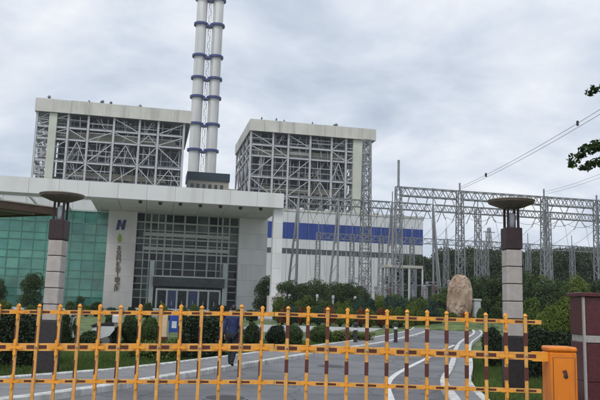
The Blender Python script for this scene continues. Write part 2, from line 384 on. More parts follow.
def ball_bush_mesh(name, r, h, n, size, m, seed):
    rng = np.random.default_rng(seed)
    d = rng.normal(0, 1, (n, 3)); d /= np.linalg.norm(d, axis=1)[:, None]
    d[:, 2] = np.where(d[:, 2] < -0.75, -d[:, 2], d[:, 2])
    ph = rng.uniform(0, 6.28, 6)
    lump = 1 + .10 * np.sin(d[:, 0] * 4 + ph[0]) * np.cos(d[:, 1] * 5 + ph[1]) + .09 * np.sin(d[:, 2] * 6 + ph[2] + d[:, 0] * 3) + .07 * np.sin(d[:, 1] * 11 + ph[3]) * np.sin(d[:, 0] * 9 + ph[4] + d[:, 2] * 7)
    rr = (0.70 + 0.32 * rng.random(n) ** .6) * lump
    sp_ = rng.random(n) < .07; rr = np.where(sp_, rr * rng.uniform(1.0, 1.22, n), rr)      # stray sprigs
    p = d * rr[:, None] * np.array([r, r, h * 0.5]) + np.array([0, 0, h * 0.5])
    tone = np.clip(rng.random(n) * 0.5 + 0.9 * (lump - .85) + .25 * sp_, 0, 1)
    return leaves_mesh(name, p, d, size, m, rng, tone)
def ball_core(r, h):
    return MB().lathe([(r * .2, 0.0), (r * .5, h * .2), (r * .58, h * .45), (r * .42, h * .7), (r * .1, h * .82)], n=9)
def box_hedge_mesh(name, x, y, h, n, size, m, seed):
    rng = np.random.default_rng(seed)
    ar = np.array([x * y, x * h, x * h, y * h, y * h]); f = rng.choice(5, n, p=ar / ar.sum())
    u, v = rng.random(n), rng.random(n); p = np.zeros((n, 3)); d = np.zeros((n, 3))
    jit = rng.normal(-.01, 0.05, n)
    for k in range(5):
        i = f == k
        if k == 0: p[i] = np.c_[u[i] * x - x / 2, v[i] * y - y / 2, h + jit[i]]; d[i] = (0, 0, 1)
        elif k < 3:
            sgn = -1 if k == 1 else 1; p[i] = np.c_[u[i] * x - x / 2, sgn * y / 2 + jit[i], v[i] * h]; d[i] = (0, sgn, 0)
        else:
            sgn = -1 if k == 3 else 1; p[i] = np.c_[sgn * x / 2 + jit[i], u[i] * y - y / 2, v[i] * h]; d[i] = (sgn, 0, 0)
    p += 0.06 * np.sin(p[:, [1, 2, 0]] * 3.1 + seed) + .04 * np.sin(p[:, [2, 0, 1]] * 8.3 + seed)
    return leaves_mesh(name, p, d, size, m, rng)

# ================================================================== GROUND
def sheet(name, poly, z, m):
    mb = MB(); mb.add([(x, y, z) for x, y in poly], [tuple(range(len(poly)))])
    return tag(mb.build(name, m), kind='structure')
def interp(pts, step):                              # smooth polyline (Catmull-Rom) resampled
    P = [Vector((*p, 0)) for p in pts]; P = [P[0] * 2 - P[1]] + P + [P[-1] * 2 - P[-2]]; o = []
    for i in range(1, len(P) - 2):
        n = max(2, int((P[i + 1] - P[i]).length / 0.1))
        for k in range(n):
            t = k / n; a, b, c, d = P[i - 1:i + 3]
            o.append(0.5 * ((2 * b) + (c - a) * t + (2 * a - 5 * b + 4 * c - d) * t * t + (3 * b - a - 3 * c + d) * t ** 3))
    o.append(P[-2]); r = [o[0]]; acc = 0
    for i in range(1, len(o)):
        acc += (o[i] - o[i - 1]).length
        if acc >= step: r.append(o[i]); acc = 0
    return r
def offset(pts, d):
    o = []
    for i, p in enumerate(pts):
        t = (pts[min(i + 1, len(pts) - 1)] - pts[max(i - 1, 0)]).normalized(); o.append(p + Vector((t.y, -t.x, 0)) * d)
    return o

sheet('ground', [(-2500, -300), (2500, -300), (2500, 4500), (-2500, 4500)], -0.03, 'turf')
LIN = [(-7.6, 10.2), (-5.7, 13.2), (-3.6, 16.5), (-0.7, 23.7), (3.5, 34.5), (8.6, 52), (12.0, 72)]    # back edge of the left pavement
LOUT = [(-6.2, 8.2), (-4.0, 11.4), (-2.3, 15.6), (0.6, 23.1), (4.75, 34.0), (9.8, 51.8), (13.2, 72)]  # road edge on the left
RK = [(2.3, 9.4), (2.75, 12.6), (3.2, 15.6), (4.35, 20), (7.6, 33), (12.6, 50), (17.5, 72)]           # kerb on the right
li, lo_, rk = interp(LIN, 1.0), interp(LOUT, 1.0), interp(RK, 1.0)
road = [(-30, -6), (-30, 8.0), (-6.2, 8.0)] + [(p.x, p.y) for p in lo_] + [(13.2, 78), (17.5, 78)] + [(p.x, p.y) for p in rk[::-1]] + [(2.3, 8.2), (30, 8.2), (30, -6)]
sheet('road', road, 0.0, 'asphalt')

sheet('cross_road', [(-75, 70), (120, 70), (120, 80), (-75, 80)], -0.012, 'asphalt')
sheet('plaza', [(-3.5, 44), (-2, 42), (5.2, 48), (7.0, 57), (-3.8, 57)], -0.016, 'concrete')
sheet('forecourt', [(-75, 80.1), (20, 80.1), (20, 112), (-75, 112)], -0.016, 'concrete')
sheet('switchyard_gravel', [(4, 112.2), (140, 112.2), (140, 150), (4, 150)], -0.016, 'paving')
# pavements
pv = MB(); n = min(len(li), len(lo_))
A = [li[int(i * (len(li) - 1) / 59)] for i in range(60)]; B = [lo_[int(i * (len(lo_) - 1) / 59)] for i in range(60)]
pv.add([(p.x, p.y, 0.10) for p in A] + [(p.x, p.y, 0.10) for p in B], [(i, 60 + i, 61 + i, i + 1) for i in range(59)])
tag(pv.build('pavement', 'paving'), kind='structure')
rr2 = offset(rk, 0.55); pv = MB(); m_ = len(rk)
pv.add([(p.x, p.y, 0.10) for p in rk] + [(p.x, p.y, 0.10) for p in rr2], [(i, m_ + i, m_ + i + 1, i + 1) for i in range(m_ - 1)])
tag(pv.build('pavement', 'paving'), kind='structure')

def kerb(pts, w, z1, side):
    root = tag(bpy.data.objects.new('kerb', None), kind='structure'); col.objects.link(root)
    for i in range(len(pts) - 1):
        a, b = pts[i], pts[i + 1]; d = (b - a).normalized(); nrm = Vector((d.y, -d.x, 0)) * side
        a2, b2 = a + d * 0.008, b - d * 0.008; h = z1 + random.uniform(-.004, .004); c = 0.02
        v = []
        for e in (a2, b2):
            v += [e + Vector((0, 0, -.02)), e + nrm * w + Vector((0, 0, -.02)), e + nrm * w + Vector((0, 0, h)), e + nrm * c + Vector((0, 0, h)), e + Vector((0, 0, h - c))]
        f = [(0, 1, 2, 3, 4), (9, 8, 7, 6, 5)] + [(k, k + 5, (k + 1) % 5 + 5, (k + 1) % 5) for k in range(5)]
        MB().add(v, f).build('kerb_stone', 'kerbstone', root)
    return root
kerb(lo_, 0.16, 0.125, -1); kerb(li, 0.12, 0.135, -1); kerb(rk, 0.17, 0.13, 1); kerb(rr2, 0.12, 0.135, 1)
# manhole covers and a drain grate
for q, (mx_, my_, lab) in enumerate(((-1.2, 12.4, 'nearer the left kerb'), (1.0, 19.5, 'near the middle of the road'))):
    t_ = thing('manhole_cover', 'round iron manhole cover in the asphalt ' + lab, 'manhole cover', (mx_, my_, 0), .3 * q)
    MB().lathe([(.40, .002), (.40, .012), (.36, .013)], n=28).build('ring', 'steeldark', t_); MB().lathe([(.355, .002), (.35, .015)], n=28).build('lid', 'pillardark', t_)
# painted edge line
pl = interp([(1.45, 9.3), (1.66, 12.6), (2.25, 16.9), (4.3, 23.6), (7.4, 33.2)], 0.4); p2 = offset(pl, 0.14); k = len(pl)
mb = MB(); mb.add([(p.x, p.y, 0.005) for p in pl] + [(p.x, p.y, 0.005) for p in p2], [(i, k + i, k + i + 1, i + 1) for i in range(k - 1)])
tag(mb.build('lane_line', 'roadpaint'), kind='structure')

# ================================================================== BOILER HOUSES
ANG = R(12)
def boiler(P0, pxs_cols, panel, edges, ytop, ybot, label, mirror, D=50.0):
    W = on_plane(edges[1], 150, P0, ANG)[0]; u0 = on_plane(edges[0], 150, P0, ANG)[0]
    ztop = on_plane(edges[0], ytop, P0, ANG)[1]; zb = on_plane(edges[0], ybot, P0, ANG)[1]
    t = thing('boiler_house', label, 'boiler house', (P0[0], P0[1], 0), ANG)
    rnd = random.Random(int(P0[0]))
    us = [on_plane(p, 150, P0, ANG)[0] for p in pxs_cols]
    vs_ = [1.6, 13.5, 25.5, 37.5, D - 1.6]; H = zb
    # roof: fascia panels + deck
    boxobj('roof_deck', (u0 + .4, W - .4, .4, D - .4, zb + 0.4, ztop - 0.5), 'steeldark', t)
    npan = 9; du = (W - u0) / npan
    for k in range(npan): boxobj('fascia_panel', (u0 + k * du + .03, u0 + (k + 1) * du - .03, -.02, .38, zb, ztop + rnd.uniform(-.06, .06)), 'boilerroof', t)
    for k in range(7):
        dv = D / 7
        for uu in (u0, W - .38): boxobj('fascia_panel', (uu, uu + .38, .4 + k * dv * .985, .4 + (k + 1) * dv * .985 - .06, zb, ztop + rnd.uniform(-.05, .05)), 'boilerroof', t)
    boxobj('fascia_panel', (u0 + .4, W - .4, D - .4, D, zb, ztop), 'boilerroof', t)
    for k in range(6):
        uu = u0 + (W - u0) * rnd.uniform(.06, .94); s = rnd.uniform(.5, 1.2)
        MB().lathe([(s * .4, 0), (s * .4, 1.2), (s * .75, 1.3), (s * .3, 2.0)], (uu, rnd.uniform(1, 3), ztop - .5), 8).build('roof_vent', 'steeldark', t)
    # boiler body and ducts deep inside
    pa, pb = (on_plane(p, 150, P0, ANG)[0] for p in panel)
    bu0, bu1 = (pb + .3, us[-1] - 1) if not mirror else (us[0] + 1, pa - .3)
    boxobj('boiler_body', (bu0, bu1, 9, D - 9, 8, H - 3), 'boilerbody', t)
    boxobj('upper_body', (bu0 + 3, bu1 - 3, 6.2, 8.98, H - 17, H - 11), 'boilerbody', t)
    for k in range(26):
        uu = rnd.uniform(bu0, bu1 - 4); z = rnd.uniform(18, H - 4); w_, h_ = rnd.uniform(1.2, 4), rnd.uniform(.8, 3.4)
        boxobj('equipment', (uu, uu + w_, rnd.uniform(5, 7), 8.97, z, z + h_), rnd.choice(['boilerbody', 'duct', 'grille', 'steeldark']), t)
    lv = [H - 5.4, H - 10.0, H - 18.6, H - 26.0, H - 33.5, H - 41, H - 48.5]
    for k in range(3):
        z = lv[1] + .3 if k == 0 else lv[2 + k] + 2
        boxobj('duct', (bu0 + 1 + 4 * k, bu1 - 2 - 3 * k, 3.4 + k, 6.8 + k, z, z + (3.2 if k == 0 else 2.4)), 'duct', t)
    for k in range(9):
        uu = rnd.uniform(bu0, bu1); r = rnd.uniform(.35, .8); vv = rnd.uniform(3.5, 7.5)
        z0 = rnd.choice(lv[2:]); z1 = z0 + rnd.uniform(8, 18)
        MB().tube([(uu, vv, z0), (uu, vv, min(z1, H - 1)), (uu + rnd.choice((-4, 4)), vv + 1, min(z1, H - 1) + .3)], r, 8).build('pipe', rnd.choice(['duct', 'steel', 'steeldark']), t, True)
    # frame: columns, beams, braces on front, sides; a second plane inside
    for j, vv in enumerate(vs_):
        for i, uu in enumerate(us):
            if j in (0, 4) or i in (0, len(us) - 1): barobj('column', (uu, vv, 0), (uu, vv, H + .3), 0.78 if j == 0 else .7, 'steel', t)
    for i, uu in enumerate(us[1:-1]): barobj('column', (uu + 1.5, 7.6, 0), (uu + 1.5, 7.6, H), .7, 'steeldark', t)
    for z in lv:
        for i in range(len(us) - 1):
            barobj('beam', (us[i] + .56, vs_[0], z), (us[i + 1] - .56, vs_[0], z), .5, 'steel', t, .62)
            if rnd.random() < .8: barobj('beam', (us[i] + .56, 7.6, z + 2.1), (us[i + 1] - .56, 7.6, z + 2.1), .4, 'steeldark', t, .6)
            if rnd.random() < .75:
                mbp = MB().box(us[i] + .6, us[i + 1] - .6, vs_[0] + .8, 7, z - .12, z + .02)
                for rz in (.55, 1.1): mbp.bar((us[i] + .6, 2.3, z + rz), (us[i + 1] - .6, 2.3, z + rz), .10)
                for q in range(5):
                    ux = us[i] + .8 + q * (us[i + 1] - us[i] - 1.6) / 4; mbp.bar((ux, 2.3, z), (ux, 2.3, z + 1.1), .09)
                mbp.build('platform', 'grille', t)
        for j in range(len(vs_) - 1):
            for uu in (us[0], us[-1]): barobj('beam', (uu, vs_[j] + .56, z), (uu, vs_[j + 1] - .56, z), .7, 'steel', t, .95)
    lz = [H] + lv + [0.5]
    nn = 15                                    # second, finer frame standing behind the first
    for k in range(nn + 1):
        uu = us[0] + 1.2 + (us[-1] - us[0] - 2.4) * k / nn
        barobj('inner_column', (uu, 4.6, 12), (uu, 4.6, H), .34, 'steel' if k % 2 else 'steeldark', t)
        for a in range(len(lv) - 3):
            za, zc = lv[a] - .3, lv[a + 1] + .3
            if k < nn and rnd.random() < .75:
                u2 = us[0] + 1.2 + (us[-1] - us[0] - 2.4) * (k + 1) / nn
                pq = ((uu, 4.7, zc), (u2, 4.7, za)) if rnd.random() < .5 else ((uu, 4.7, za), (u2, 4.7, zc))
                barobj('inner_brace', *pq, .2, rnd.choice(['steel', 'steeldark']), t)
    for z in lv[:5]:
        for dz_ in (1.2, 3.4): barobj('inner_girt', (us[0] + 1, 4.5, z + dz_), (us[-1] - 1, 4.5, z + dz_), .2, 'steel', t)
    for k in range(170):                       # ladders, hangers, handrails and pipework behind the frame
        uu = rnd.uniform(us[0], us[-1] - 3); z = rnd.uniform(16, H - 3); vv = rnd.uniform(2.4, 6.0); q = rnd.random(); mm = rnd.choice(['steel', 'steel', 'steeldark', 'duct'])
        if q < .45: barobj('hanger', (uu, vv, z), (uu + rnd.uniform(-.2, .2), vv, min(H - .2, z + rnd.uniform(2, 7))), rnd.uniform(.14, .3), mm, t)
        elif q < .8: barobj('handrail', (uu, vv, z), (min(us[-1], uu + rnd.uniform(2, 9)), vv, z), rnd.uniform(.12, .26), mm, t)
        else: barobj('strut', (uu, vv, z), (min(us[-1], uu + rnd.uniform(-3, 3)), vv, min(H - .2, z + rnd.uniform(2, 5))), rnd.uniform(.14, .26), mm, t)
    for a in range(len(lz) - 1):
        for i in range(len(us) - 1):
            za, zc = lz[a] - .5, lz[a + 1] + .5; ua, ub = us[i] + .4, us[i + 1] - .4; um = (ua + ub) / 2
            k = rnd.random()
            if zc < 18: continue
            if k < .32: barobj('brace', (ua, 1.7, zc), (ub, 1.7, za), .3, 'steel', t)
            elif k < .6: barobj('brace', (ub, 1.7, zc), (ua, 1.7, za), .3, 'steel', t)
            elif k < .82:
                barobj('brace', (ua, 1.7, zc), (um, 1.7, za), .28, 'steel', t); barobj('brace', (ub, 1.7, zc), (um, 1.7, za), .28, 'steel', t)
            for q in (1, 2):
                if rnd.random() < .6:
                    zz = zc + (za - zc) * q / 3 + rnd.uniform(-.5, .5); barobj('girt', (ua, 1.95, zz), (ub, 1.95, zz), .24, rnd.choice(['steel', 'steel', 'steeldark']), t)
            if rnd.random() < .8: barobj('post', (um + rnd.uniform(-1.5, 1.5), 2.6, zc), (um + rnd.uniform(-1.5, 1.5), 2.6, za), .26, 'steel', t)
            if rnd.random() < .45:     # stair flight
                s = MB(); d_ = rnd.choice((-1, 1))
                s.bar((um - 2.2 * d_, 4.2, zc), (um + 2.2 * d_, 4.2, za), .5, .3); s.bar((um - 2.2 * d_, 4.2, zc + 1.1), (um + 2.2 * d_, 4.2, za + 1.1), .1); s.build('stair', 'steel', t)
        for j in range(len(vs_) - 1):
            za, zc = lz[a] - .5, lz[a + 1] + .5
            if zc < 18: continue
            for uu in (us[0], us[-1]):
                vm = (vs_[j] + vs_[j + 1]) / 2
                barobj('brace', (uu, vs_[j] + .4, zc), (uu, vm, za), .36, 'steel', t); barobj('brace', (uu, vs_[j + 1] - .4, zc), (uu, vm, za), .36, 'steel', t)
    # open stair tower at the outer end beside the pale lift shaft
    p0, p1 = (on_plane(p, 150, P0, ANG)[0] for p in panel)
    boxobj('lift_shaft', (p0, p1, 1.0, 6.5, 0, H - .05), 'palepanel', t)
    e0, e1 = (us[0], p0 - .4) if not mirror else (p1 + .4, us[-1])
    for k in range(int((H - 14) / 2.6)):
        z = 14 + k * 2.6; s = MB(); a, b = (e0, e1) if k % 2 else (e1, e0)
        s.bar((a, 2.2, z), (b, 2.2, z + 2.6), .45, .3); s.bar((a, 2.2, z + 1.0), (b, 2.2, z + 3.6), .12)
        s.bar((e0, 1.7, z), (e1, 1.7, z), .3); s.bar((e0, 4.6, z), (e1, 4.6, z), .22); s.bar((a, 4.6, z), (b, 4.6, z + 2.6), .2)
        s.build('stair_flight', 'steel', t)
    return t
PL = at(31.5, 150, 253); PR = at(249.5, 150, 272)
boiler((PL.x, PL.y), [33.5, 65.5, 86, 112, 138, 157, 183], (46, 54), (31.0, 189.5), 97, 110, 'large open-framed boiler house left of the twin chimney', False)
boiler((PR.x, PR.y), [251, 273.5, 289, 311, 332.5, 347, 371], (354, 363.5), (249, 376), 118.5, 130, 'smaller-looking open-framed boiler house right of the twin chimney, its side visible', True)

# ------------------------------------------------------------------ twin-flue chimney
cb = at(204.5, 120, 380)
ch = thing('chimney', 'tall twin white flue chimney with dark blue platforms between the boiler houses', 'chimney', (cb.x, cb.y, 0), R(8))
HC = 232; SP = 4.65
for s in (-1, 1):
    MB().lathe([(3.55, 0), (3.2, 60), (3.05, 140), (2.95, HC + (4 if s > 0 else 0))], (s * SP, 0, 0), 24).build('flue', 'flue', ch, True)
ys = [151, 125, 98, 79, 57, 25.5, 0]
zs = [18, 38, 56] + [at(204.5, y, 380).z for y in ys]; zs += [zs[-1] + 15, zs[-1] + 30, zs[-1] + 45]
for z in zs:
    pf = MB()
    for s in (-1, 1):
        n = 20; v = []
        for k in range(n):
            a = 2 * math.pi * k / n
            for r, zz in ((3.15, -.5), (4.25, -.5), (4.25, .75), (3.15, .75)): v.append((s * SP + r * math.cos(a), r * math.sin(a), z + zz))
        pf.add(v, [(k * 4 + q, ((k + 1) % n) * 4 + q, ((k + 1) % n) * 4 + (q + 1) % 4, k * 4 + (q + 1) % 4) for k in range(n) for q in range(4)])
    pf.box(-1.6, 1.6, -3.0, -2.6, z - 1.6, z - .52); pf.box(-1.4, 1.4, -2.59, 2.6, z - .9, z - .55)
    pf.build('platform', 'bluering', ch)
mst = MB()
for x in (-.75, .75):
    for y in (-.75, .75): mst.bar((x, y, 0), (x, y, HC - 4), .26)
for k in range(int(HC / 4) - 2):
    z = k * 4; s = 1 if k % 2 else -1
    for y in (-.75, .75): mst.bar((-.75 * s, y, z), (.75 * s, y, z + 4), .18)
    mst.bar((-.75, -.75, z), (.75, -.75, z), .18)
mst.build('lattice_mast', 'flue', ch)
lad = MB()
for x in (-.3, .3): lad.bar((SP * .55 + x, -2.6, 0), (SP * .55 + x, -2.6, HC - 6), .12)
lad.build('ladder', 'steel', ch)

# ------------------------------------------------------------------ transfer tower below the chimney
tp = at(188, 180, 300); W = (at(229, 180, 300) - tp).length; zt = at(208, 172, 300).z
tt = thing('transfer_tower', 'beige tower with dark teal top band at the foot of the chimney', 'tower', (tp.x, tp.y, 0), ANG)
boxobj('wall', (0, W, 0, 14, 0, zt - 3.6), 'beigewall', tt)
boxobj('top_band', (-.5, W + .3, -.5, 14.4, zt - 3.58, zt), 'navyband', tt)
boxobj('side_block', (W + .02, W + 4, 1, 12, 0, zt - 6.5), 'hallwhite', tt)
for k in range(6):
    w_ = boxobj('window', (1.2 + k * 2.6, 2.6 + k * 2.6, -.06, .1, zt - 7.4, zt - 5.2), 'windowdark', tt)
    boxobj('window_sill', (1.1 + k * 2.6, 2.7 + k * 2.6, -.16, .08, zt - 7.6, zt - 7.42), 'hallwhite', w_)

# ================================================================== TURBINE HALL
HP = at(345, 230, 232)
th = thing('turbine_hall', 'long white turbine hall with a broad blue band behind the switchyard', 'turbine hall', (HP.x, HP.y, 0), ANG)
def hu(px, py): return on_plane(px, py, (HP.x, HP.y), ANG)
u1 = hu(423, 240)[0]; u0 = -150
ztop = hu(330, 213.5)[1]; zb1 = hu(330, 224.6)[1]; zb0 = hu(330, 240.8)[1]; zw1 = hu(330, 250.2)[1]; zw0 = hu(330, 256)[1]
ztop_hall = ztop
npn = 26; d_ = (u1 - u0) / npn
for k in range(npn):
    a, b = u0 + k * d_ + .04, u0 + (k + 1) * d_ - .04
    boxobj('wall_panel', (a, b, 0, .3, 0, zw0), 'hallwhite', th)
    boxobj('wall_panel', (a, b, 0, .3, zw1, zb0), 'hallwhite', th)
    boxobj('blue_panel', (a, b, -.06, .3, zb0 + .02, zb1), 'hallblue', th)
    boxobj('wall_panel', (a, b, 0, .3, zb1 + .02, ztop), 'hallwhite', th)
    if b > -60:
        n = 4
        for q in range(n):
            x0 = a + q * (b - a) / n; boxobj('window', (x0 + .12, x0 + (b - a) / n - .12, .1, .28, zw0 + .15, zw1 - .15), 'windowdark', th)
    boxobj('sill_band', (a, b, -.03, .26, zw0 + .005, zw0 + .145), 'hallwhite', th)
boxobj('core', (u0, u1 - .1, .32, 32, 0, ztop - .3), 'hallwhite', th)
boxobj('roof_coping', (u0, u1 + .2, -.2, 32.2, ztop + .02, ztop + .7), 'boilerroof', th)
boxobj('end_wall', (u1 - .08, u1 + .02, .33, 31.8, 0, ztop), 'hallwhite', th)
boxobj('bunker_bay', (-150, u1 - 14, 32.4, 41, 0, ztop + 5), 'beigewall', th)
for k in range(12): MB().lathe([(.5, 0), (.5, .9), (1.0, 1.0), (.5, 1.6)], (u1 - 6 - k * 9, 6, ztop + .6), 8).build('roof_vent', 'steel', th)

# ================================================================== OFFICE BUILDING
OP = at(284, 200, 112)
ob = thing('office_building', 'white office portico with dark glass entrance and teal glass wing', 'building', (OP.x, OP.y, 0), ANG)
VB = 17.0
def ou(px, py, v=0.0):
    return on_plane(px, py, (OP.x - math.sin(ANG) * v, OP.y + math.cos(ANG) * v), ANG)
zft, zfb = ou(283, 193.5)[1], ou(283, 208)[1]
UL = -66.0
# portico roof: fascia panels, soffit panels, downlights
npn = 15; d_ = -UL / npn
for k in range(npn):
    a, b = UL + k * d_, UL + (k + 1) * d_
    boxobj('fascia_panel', (a + .015, b - .015, 0, .5, zfb, zft), 'whiteclad', ob)
for k in range(4): boxobj('fascia_panel', (-.5, 0, .515 + k * 4.3, .5 + (k + 1) * 4.3, zfb, zft), 'whiteclad', ob)
u_op = ou(108, 205, VB)[0]                         # left of here the roof is only a shallow beam
boxobj('roof_slab', (u_op, -.52, .52, 24, zfb + .55, zft - .15), 'whiteclad', ob)
boxobj('roof_beam', (UL, u_op - .02, .52, 4.2, zfb + .55, zft - .15), 'whiteclad', ob)
for k in range(npn):
    a, b = UL + k * d_, min(UL + (k + 1) * d_, -.52)
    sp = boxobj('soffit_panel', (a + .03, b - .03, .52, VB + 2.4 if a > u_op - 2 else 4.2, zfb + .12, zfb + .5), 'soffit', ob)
for k in range(7):
    uu = ou(140 + k * 20.5, 203)[0]
    MB().lathe([(.22, 0), (.3, .25), (.3, .4)], (uu, 2.2 + .3 * (k % 2), zfb - .32), 10).build('downlight', 'blackrubber', ob)
# columns on the rear line
u_w0, u_w1 = ou(238, 262, VB)[0], ou(266.5, 262, VB)[0]
for k in range(6):
    z0, z1 = k * (zfb + .1) / 6, (k + 1) * (zfb + .1) / 6
    boxobj('stone_panel', (u_w0, u_w1, VB, VB + 3, z0 + .012, z1 - .012), 'whiteclad', ob)
u_b0, u_b1 = ou(105.5, 262, VB)[0], ou(134.5, 262, VB)[0]
bn = None
for k in range(6):
    z0, z1 = k * (zfb + .1) / 6, (k + 1) * (zfb + .1) / 6
    p = boxobj('banner_panel', (u_b0, u_b1, VB - .6, VB + 3, z0 + .008, z1 - .008), 'banner', ob)
    if k == 5: bn = p
    p['label'] = 'pale pinkish facing of the sign pylon'
# front corner column
cu0, cu1 = ou(273.5, 250)[0], ou(283, 250)[0]
for k in range(7): boxobj('column_drum', (cu0, cu1, .9, 2.3, k * zfb / 7 + .01, (k + 1) * zfb / 7 - .01 + (.1 if k == 6 else 0)), 'whiteclad', ob)
boxobj('column_base', (cu0 - .35, cu1 + .35, .5, 2.7, 0, 3.0), 'banner', ob)
# sign on the pylon
FV = VB - .6
def bpt(px, py): return ou(px, py, FV)
def stroke(mb, a, b, w):
    mb.bar((a[0], FV - .06, a[1]), (b[0], FV - .06, b[1]), w, .1)
lg = MB()
def quadp(mb, pts): mb.vprism([bpt(*p) for p in pts], FV - .14, FV - .01)
quadp(lg, [(118.2, 220.0), (121.0, 220.0), (119.0, 229.8), (116.0, 229.8)])
quadp(lg, [(123.6, 220.0), (126.4, 220.0), (124.2, 229.8), (121.2, 229.8)])
quadp(lg, [(121.0, 221.5), (121.8, 223.8), (121.4, 228.3), (120.6, 226.0)])
lg.build('emblem', 'logoblue', bn)['label'] = 'dark blue slanted letter-like emblem on the sign pylon'
gm = MB(); quadp(gm, [(119.6, 233.2), (121.6, 236.5), (121.0, 242.0), (118.2, 242.4), (117.4, 238.5)])
gm.build('emblem_leaf', 'logogreen', bn)
rnd = random.Random(5)
gl = [[(-.5, .8, .5, .8), (0, 1, 0, -.2), (-.6, .2, .6, .2), (-.4, -.4, .4, -.4), (-.4, -.4, -.4, -1), (.4, -.4, .4, -1), (-.4, -1, .4, -1)],
      [(-.6, .6, .6, .6), (-.1, 1, -.5, .0), (-.5, .0, .1, .1), (-.4, -.1, -.4, -1), (-.4, -.4, .2, -.4), (.4, .9, .4, -1), (.4, -1, .7, -.7)],
      [(-.3, 1, -.3, -1), (-.3, .2, .6, .9), (-.3, .1, .7, -.9), (-.6, .1, .3, .1), (-.3, -1, .1, -.7)],
      [(-.6, .9, -.4, .6), (.1, 1, .0, .5), (.6, .9, .3, .5), (-.6, .4, .6, .4), (-.5, .0, .5, .0), (.0, .0, .0, -1), (-.2, -1, .1, -1)],
      [(-.5, .7, .5, .7), (-.5, .7, -.5, -.4), (.5, .7, .5, -.4), (-.5, .2, .5, .2), (-.5, -.4, .5, -.4), (0, 1, 0, -.9), (0, -.9, .7, -.9)],
      [(-.6, .9, .6, .9), (-.4, .9, -.6, -1), (0, .4, .0, -.9), (-.3, .3, .5, .3), (-.2, -.3, .5, -.3)]]
cy = [249.5, 257, 264.5, 271.5, 280.0, 287.5]
for k, y in enumerate(cy):
    px = 119.0 - (y - 249) * .055
    c = bpt(px, y); s = .78; g = MB()
    for (x0, y0, x1, y1) in gl[k]: stroke(g, (c[0] + x0 * s * .85, c[1] + y0 * s * .8), (c[0] + x1 * s * .85, c[1] + y1 * s * .8), .19)
    g.build('character', 'textbrown', bn)
# central curtain wall
VG = VB + 2.0
ug0, ug1 = u_b1, u_w0
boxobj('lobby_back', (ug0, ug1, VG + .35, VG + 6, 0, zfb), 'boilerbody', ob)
cols_px = [135.5, 142.5, 149, 156, 163.5, 171, 183, 195, 207, 216, 221, 228, 238.5]
cus = [ug0] + [ou(p, 262, VG)[0] for p in cols_px[1:-1]] + [ug1]
rows_py = [224, 232, 240, 246, 254, 262, 270, 277.5, 285, 291, 299]
rzs = [0.0] + sorted(ou(186, p, VG)[1] for p in rows_py) + [zfb + .1]
rnd = random.Random(3)
for i in range(len(cus) - 1):
    for j in range(len(rzs) - 1):
        a, b, c, d = cus[i], cus[i + 1], rzs[j], rzs[j + 1]
        k = rnd.choices([0, 1, 2, 3], [5, 3, 2.5, 6])[0]
        if j >= len(rzs) - 4 and rnd.random() < .5: k = 2  # paler panes near the top, a bright reflection painted as pane colour
        tl = rnd.uniform(-.05, .05); t2 = rnd.uniform(-.03, .03)
        MB().add([(a, VG + tl, c), (b, VG - tl, c), (b, VG - tl + t2, d), (a, VG + tl + t2, d), (a, VG + .12, c), (b, VG + .12, c), (b, VG + .12, d), (a, VG + .12, d)],
                 [(0, 1, 2, 3), (4, 7, 6, 5), (0, 4, 5, 1), (1, 5, 6, 2), (2, 6, 7, 3), (3, 7, 4, 0)]).build('pane', 'darkglass%d' % k, ob)
for i, u in enumerate(cus[1:-1]): boxobj('mullion', (u - (.17 if i in (1, 3, 5, 7, 9, 10) else .09), u + .12, VG - .3, VG - .07, 0, zfb + .1), 'mullion', ob)
for j, z in enumerate(rzs[1:-1]): boxobj('transom', (ug0, ug1, VG - .24, VG - .068, z - (.2 if j in (3, 6, 8, 10) else .09), z + .09), 'mullion', ob)
# balcony bands inside the glass front
for py in (236, 250): 
    z = ou(186, py, VG)[1]; boxobj('spandrel', (ug0 + 1.2, ug1 - 1.5, VG - .5, VG - .31, z - .35, z + .3), 'mullion', ob)
# entrance vestibule
vu0, vu1 = ou(155.5, 295, VG - 3)[0], ou(220, 295, VG - 3)[0]
def vz(py): return ou(186, py, VG - 3)[1]
ve = boxobj('vestibule_canopy', (vu0 - .6, vu1 + .6, VG - 4.2, VG - .55, vz(287), vz(277)), 'darkglass1', ob)
boxobj('canopy_edge', (vu0 - .7, vu1 + .7, VG - 4.35, VG - 4.22, vz(278), vz(276.6)), 'mullion', ve)
boxobj('lintel', (vu0, vu1, VG - 3.3, VG - 2.9, vz(291), vz(289.2)), 'whiteclad', ob)
dpx = [156, 166.5, 176.5, 187, 198, 208, 219.5]
for p in dpx:
    u = ou(p, 300, VG - 3)[0]; boxobj('door_post', (u - .16, u + .16, VG - 3.25, VG - 2.95, 0, vz(291)), 'mullion', ob)
for i in range(6):
    a, b = ou(dpx[i], 300, VG - 3)[0] + .17, ou(dpx[i + 1], 300, VG - 3)[0] - .17
    d = boxobj('door', (a, b, VG - 3.1, VG - 3.0, .05, vz(291)), 'doorblue' if i in (1, 3) else 'darkglass%d' % (i % 2), ob)
    m = (a + b) / 2; boxobj('door_handle', (m - .04, m + .04, VG - 3.22, VG - 3.12, .9, 1.7), 'chrome', d)
for p0, p1 in ((148.5, 153), (221.5, 226)):
    a, b = ou(p0, 290, VG - 2)[0], ou(p1, 290, VG - 2)[0]
    boxobj('entrance_pier', (a, b, VG - 3.2, VG - .6, 0, vz(262)), 'mullion', ob)
boxobj('entrance_steps', (ug0 - 1, ug1 + 3, VG - 9, VG - 4.4, 0, .16), 'kerbstone', ob)
boxobj('entrance_steps', (ug0 - .5, ug1 + 2.5, VG - 8.5, VG - .6, .161, .32), 'kerbstone', ob)
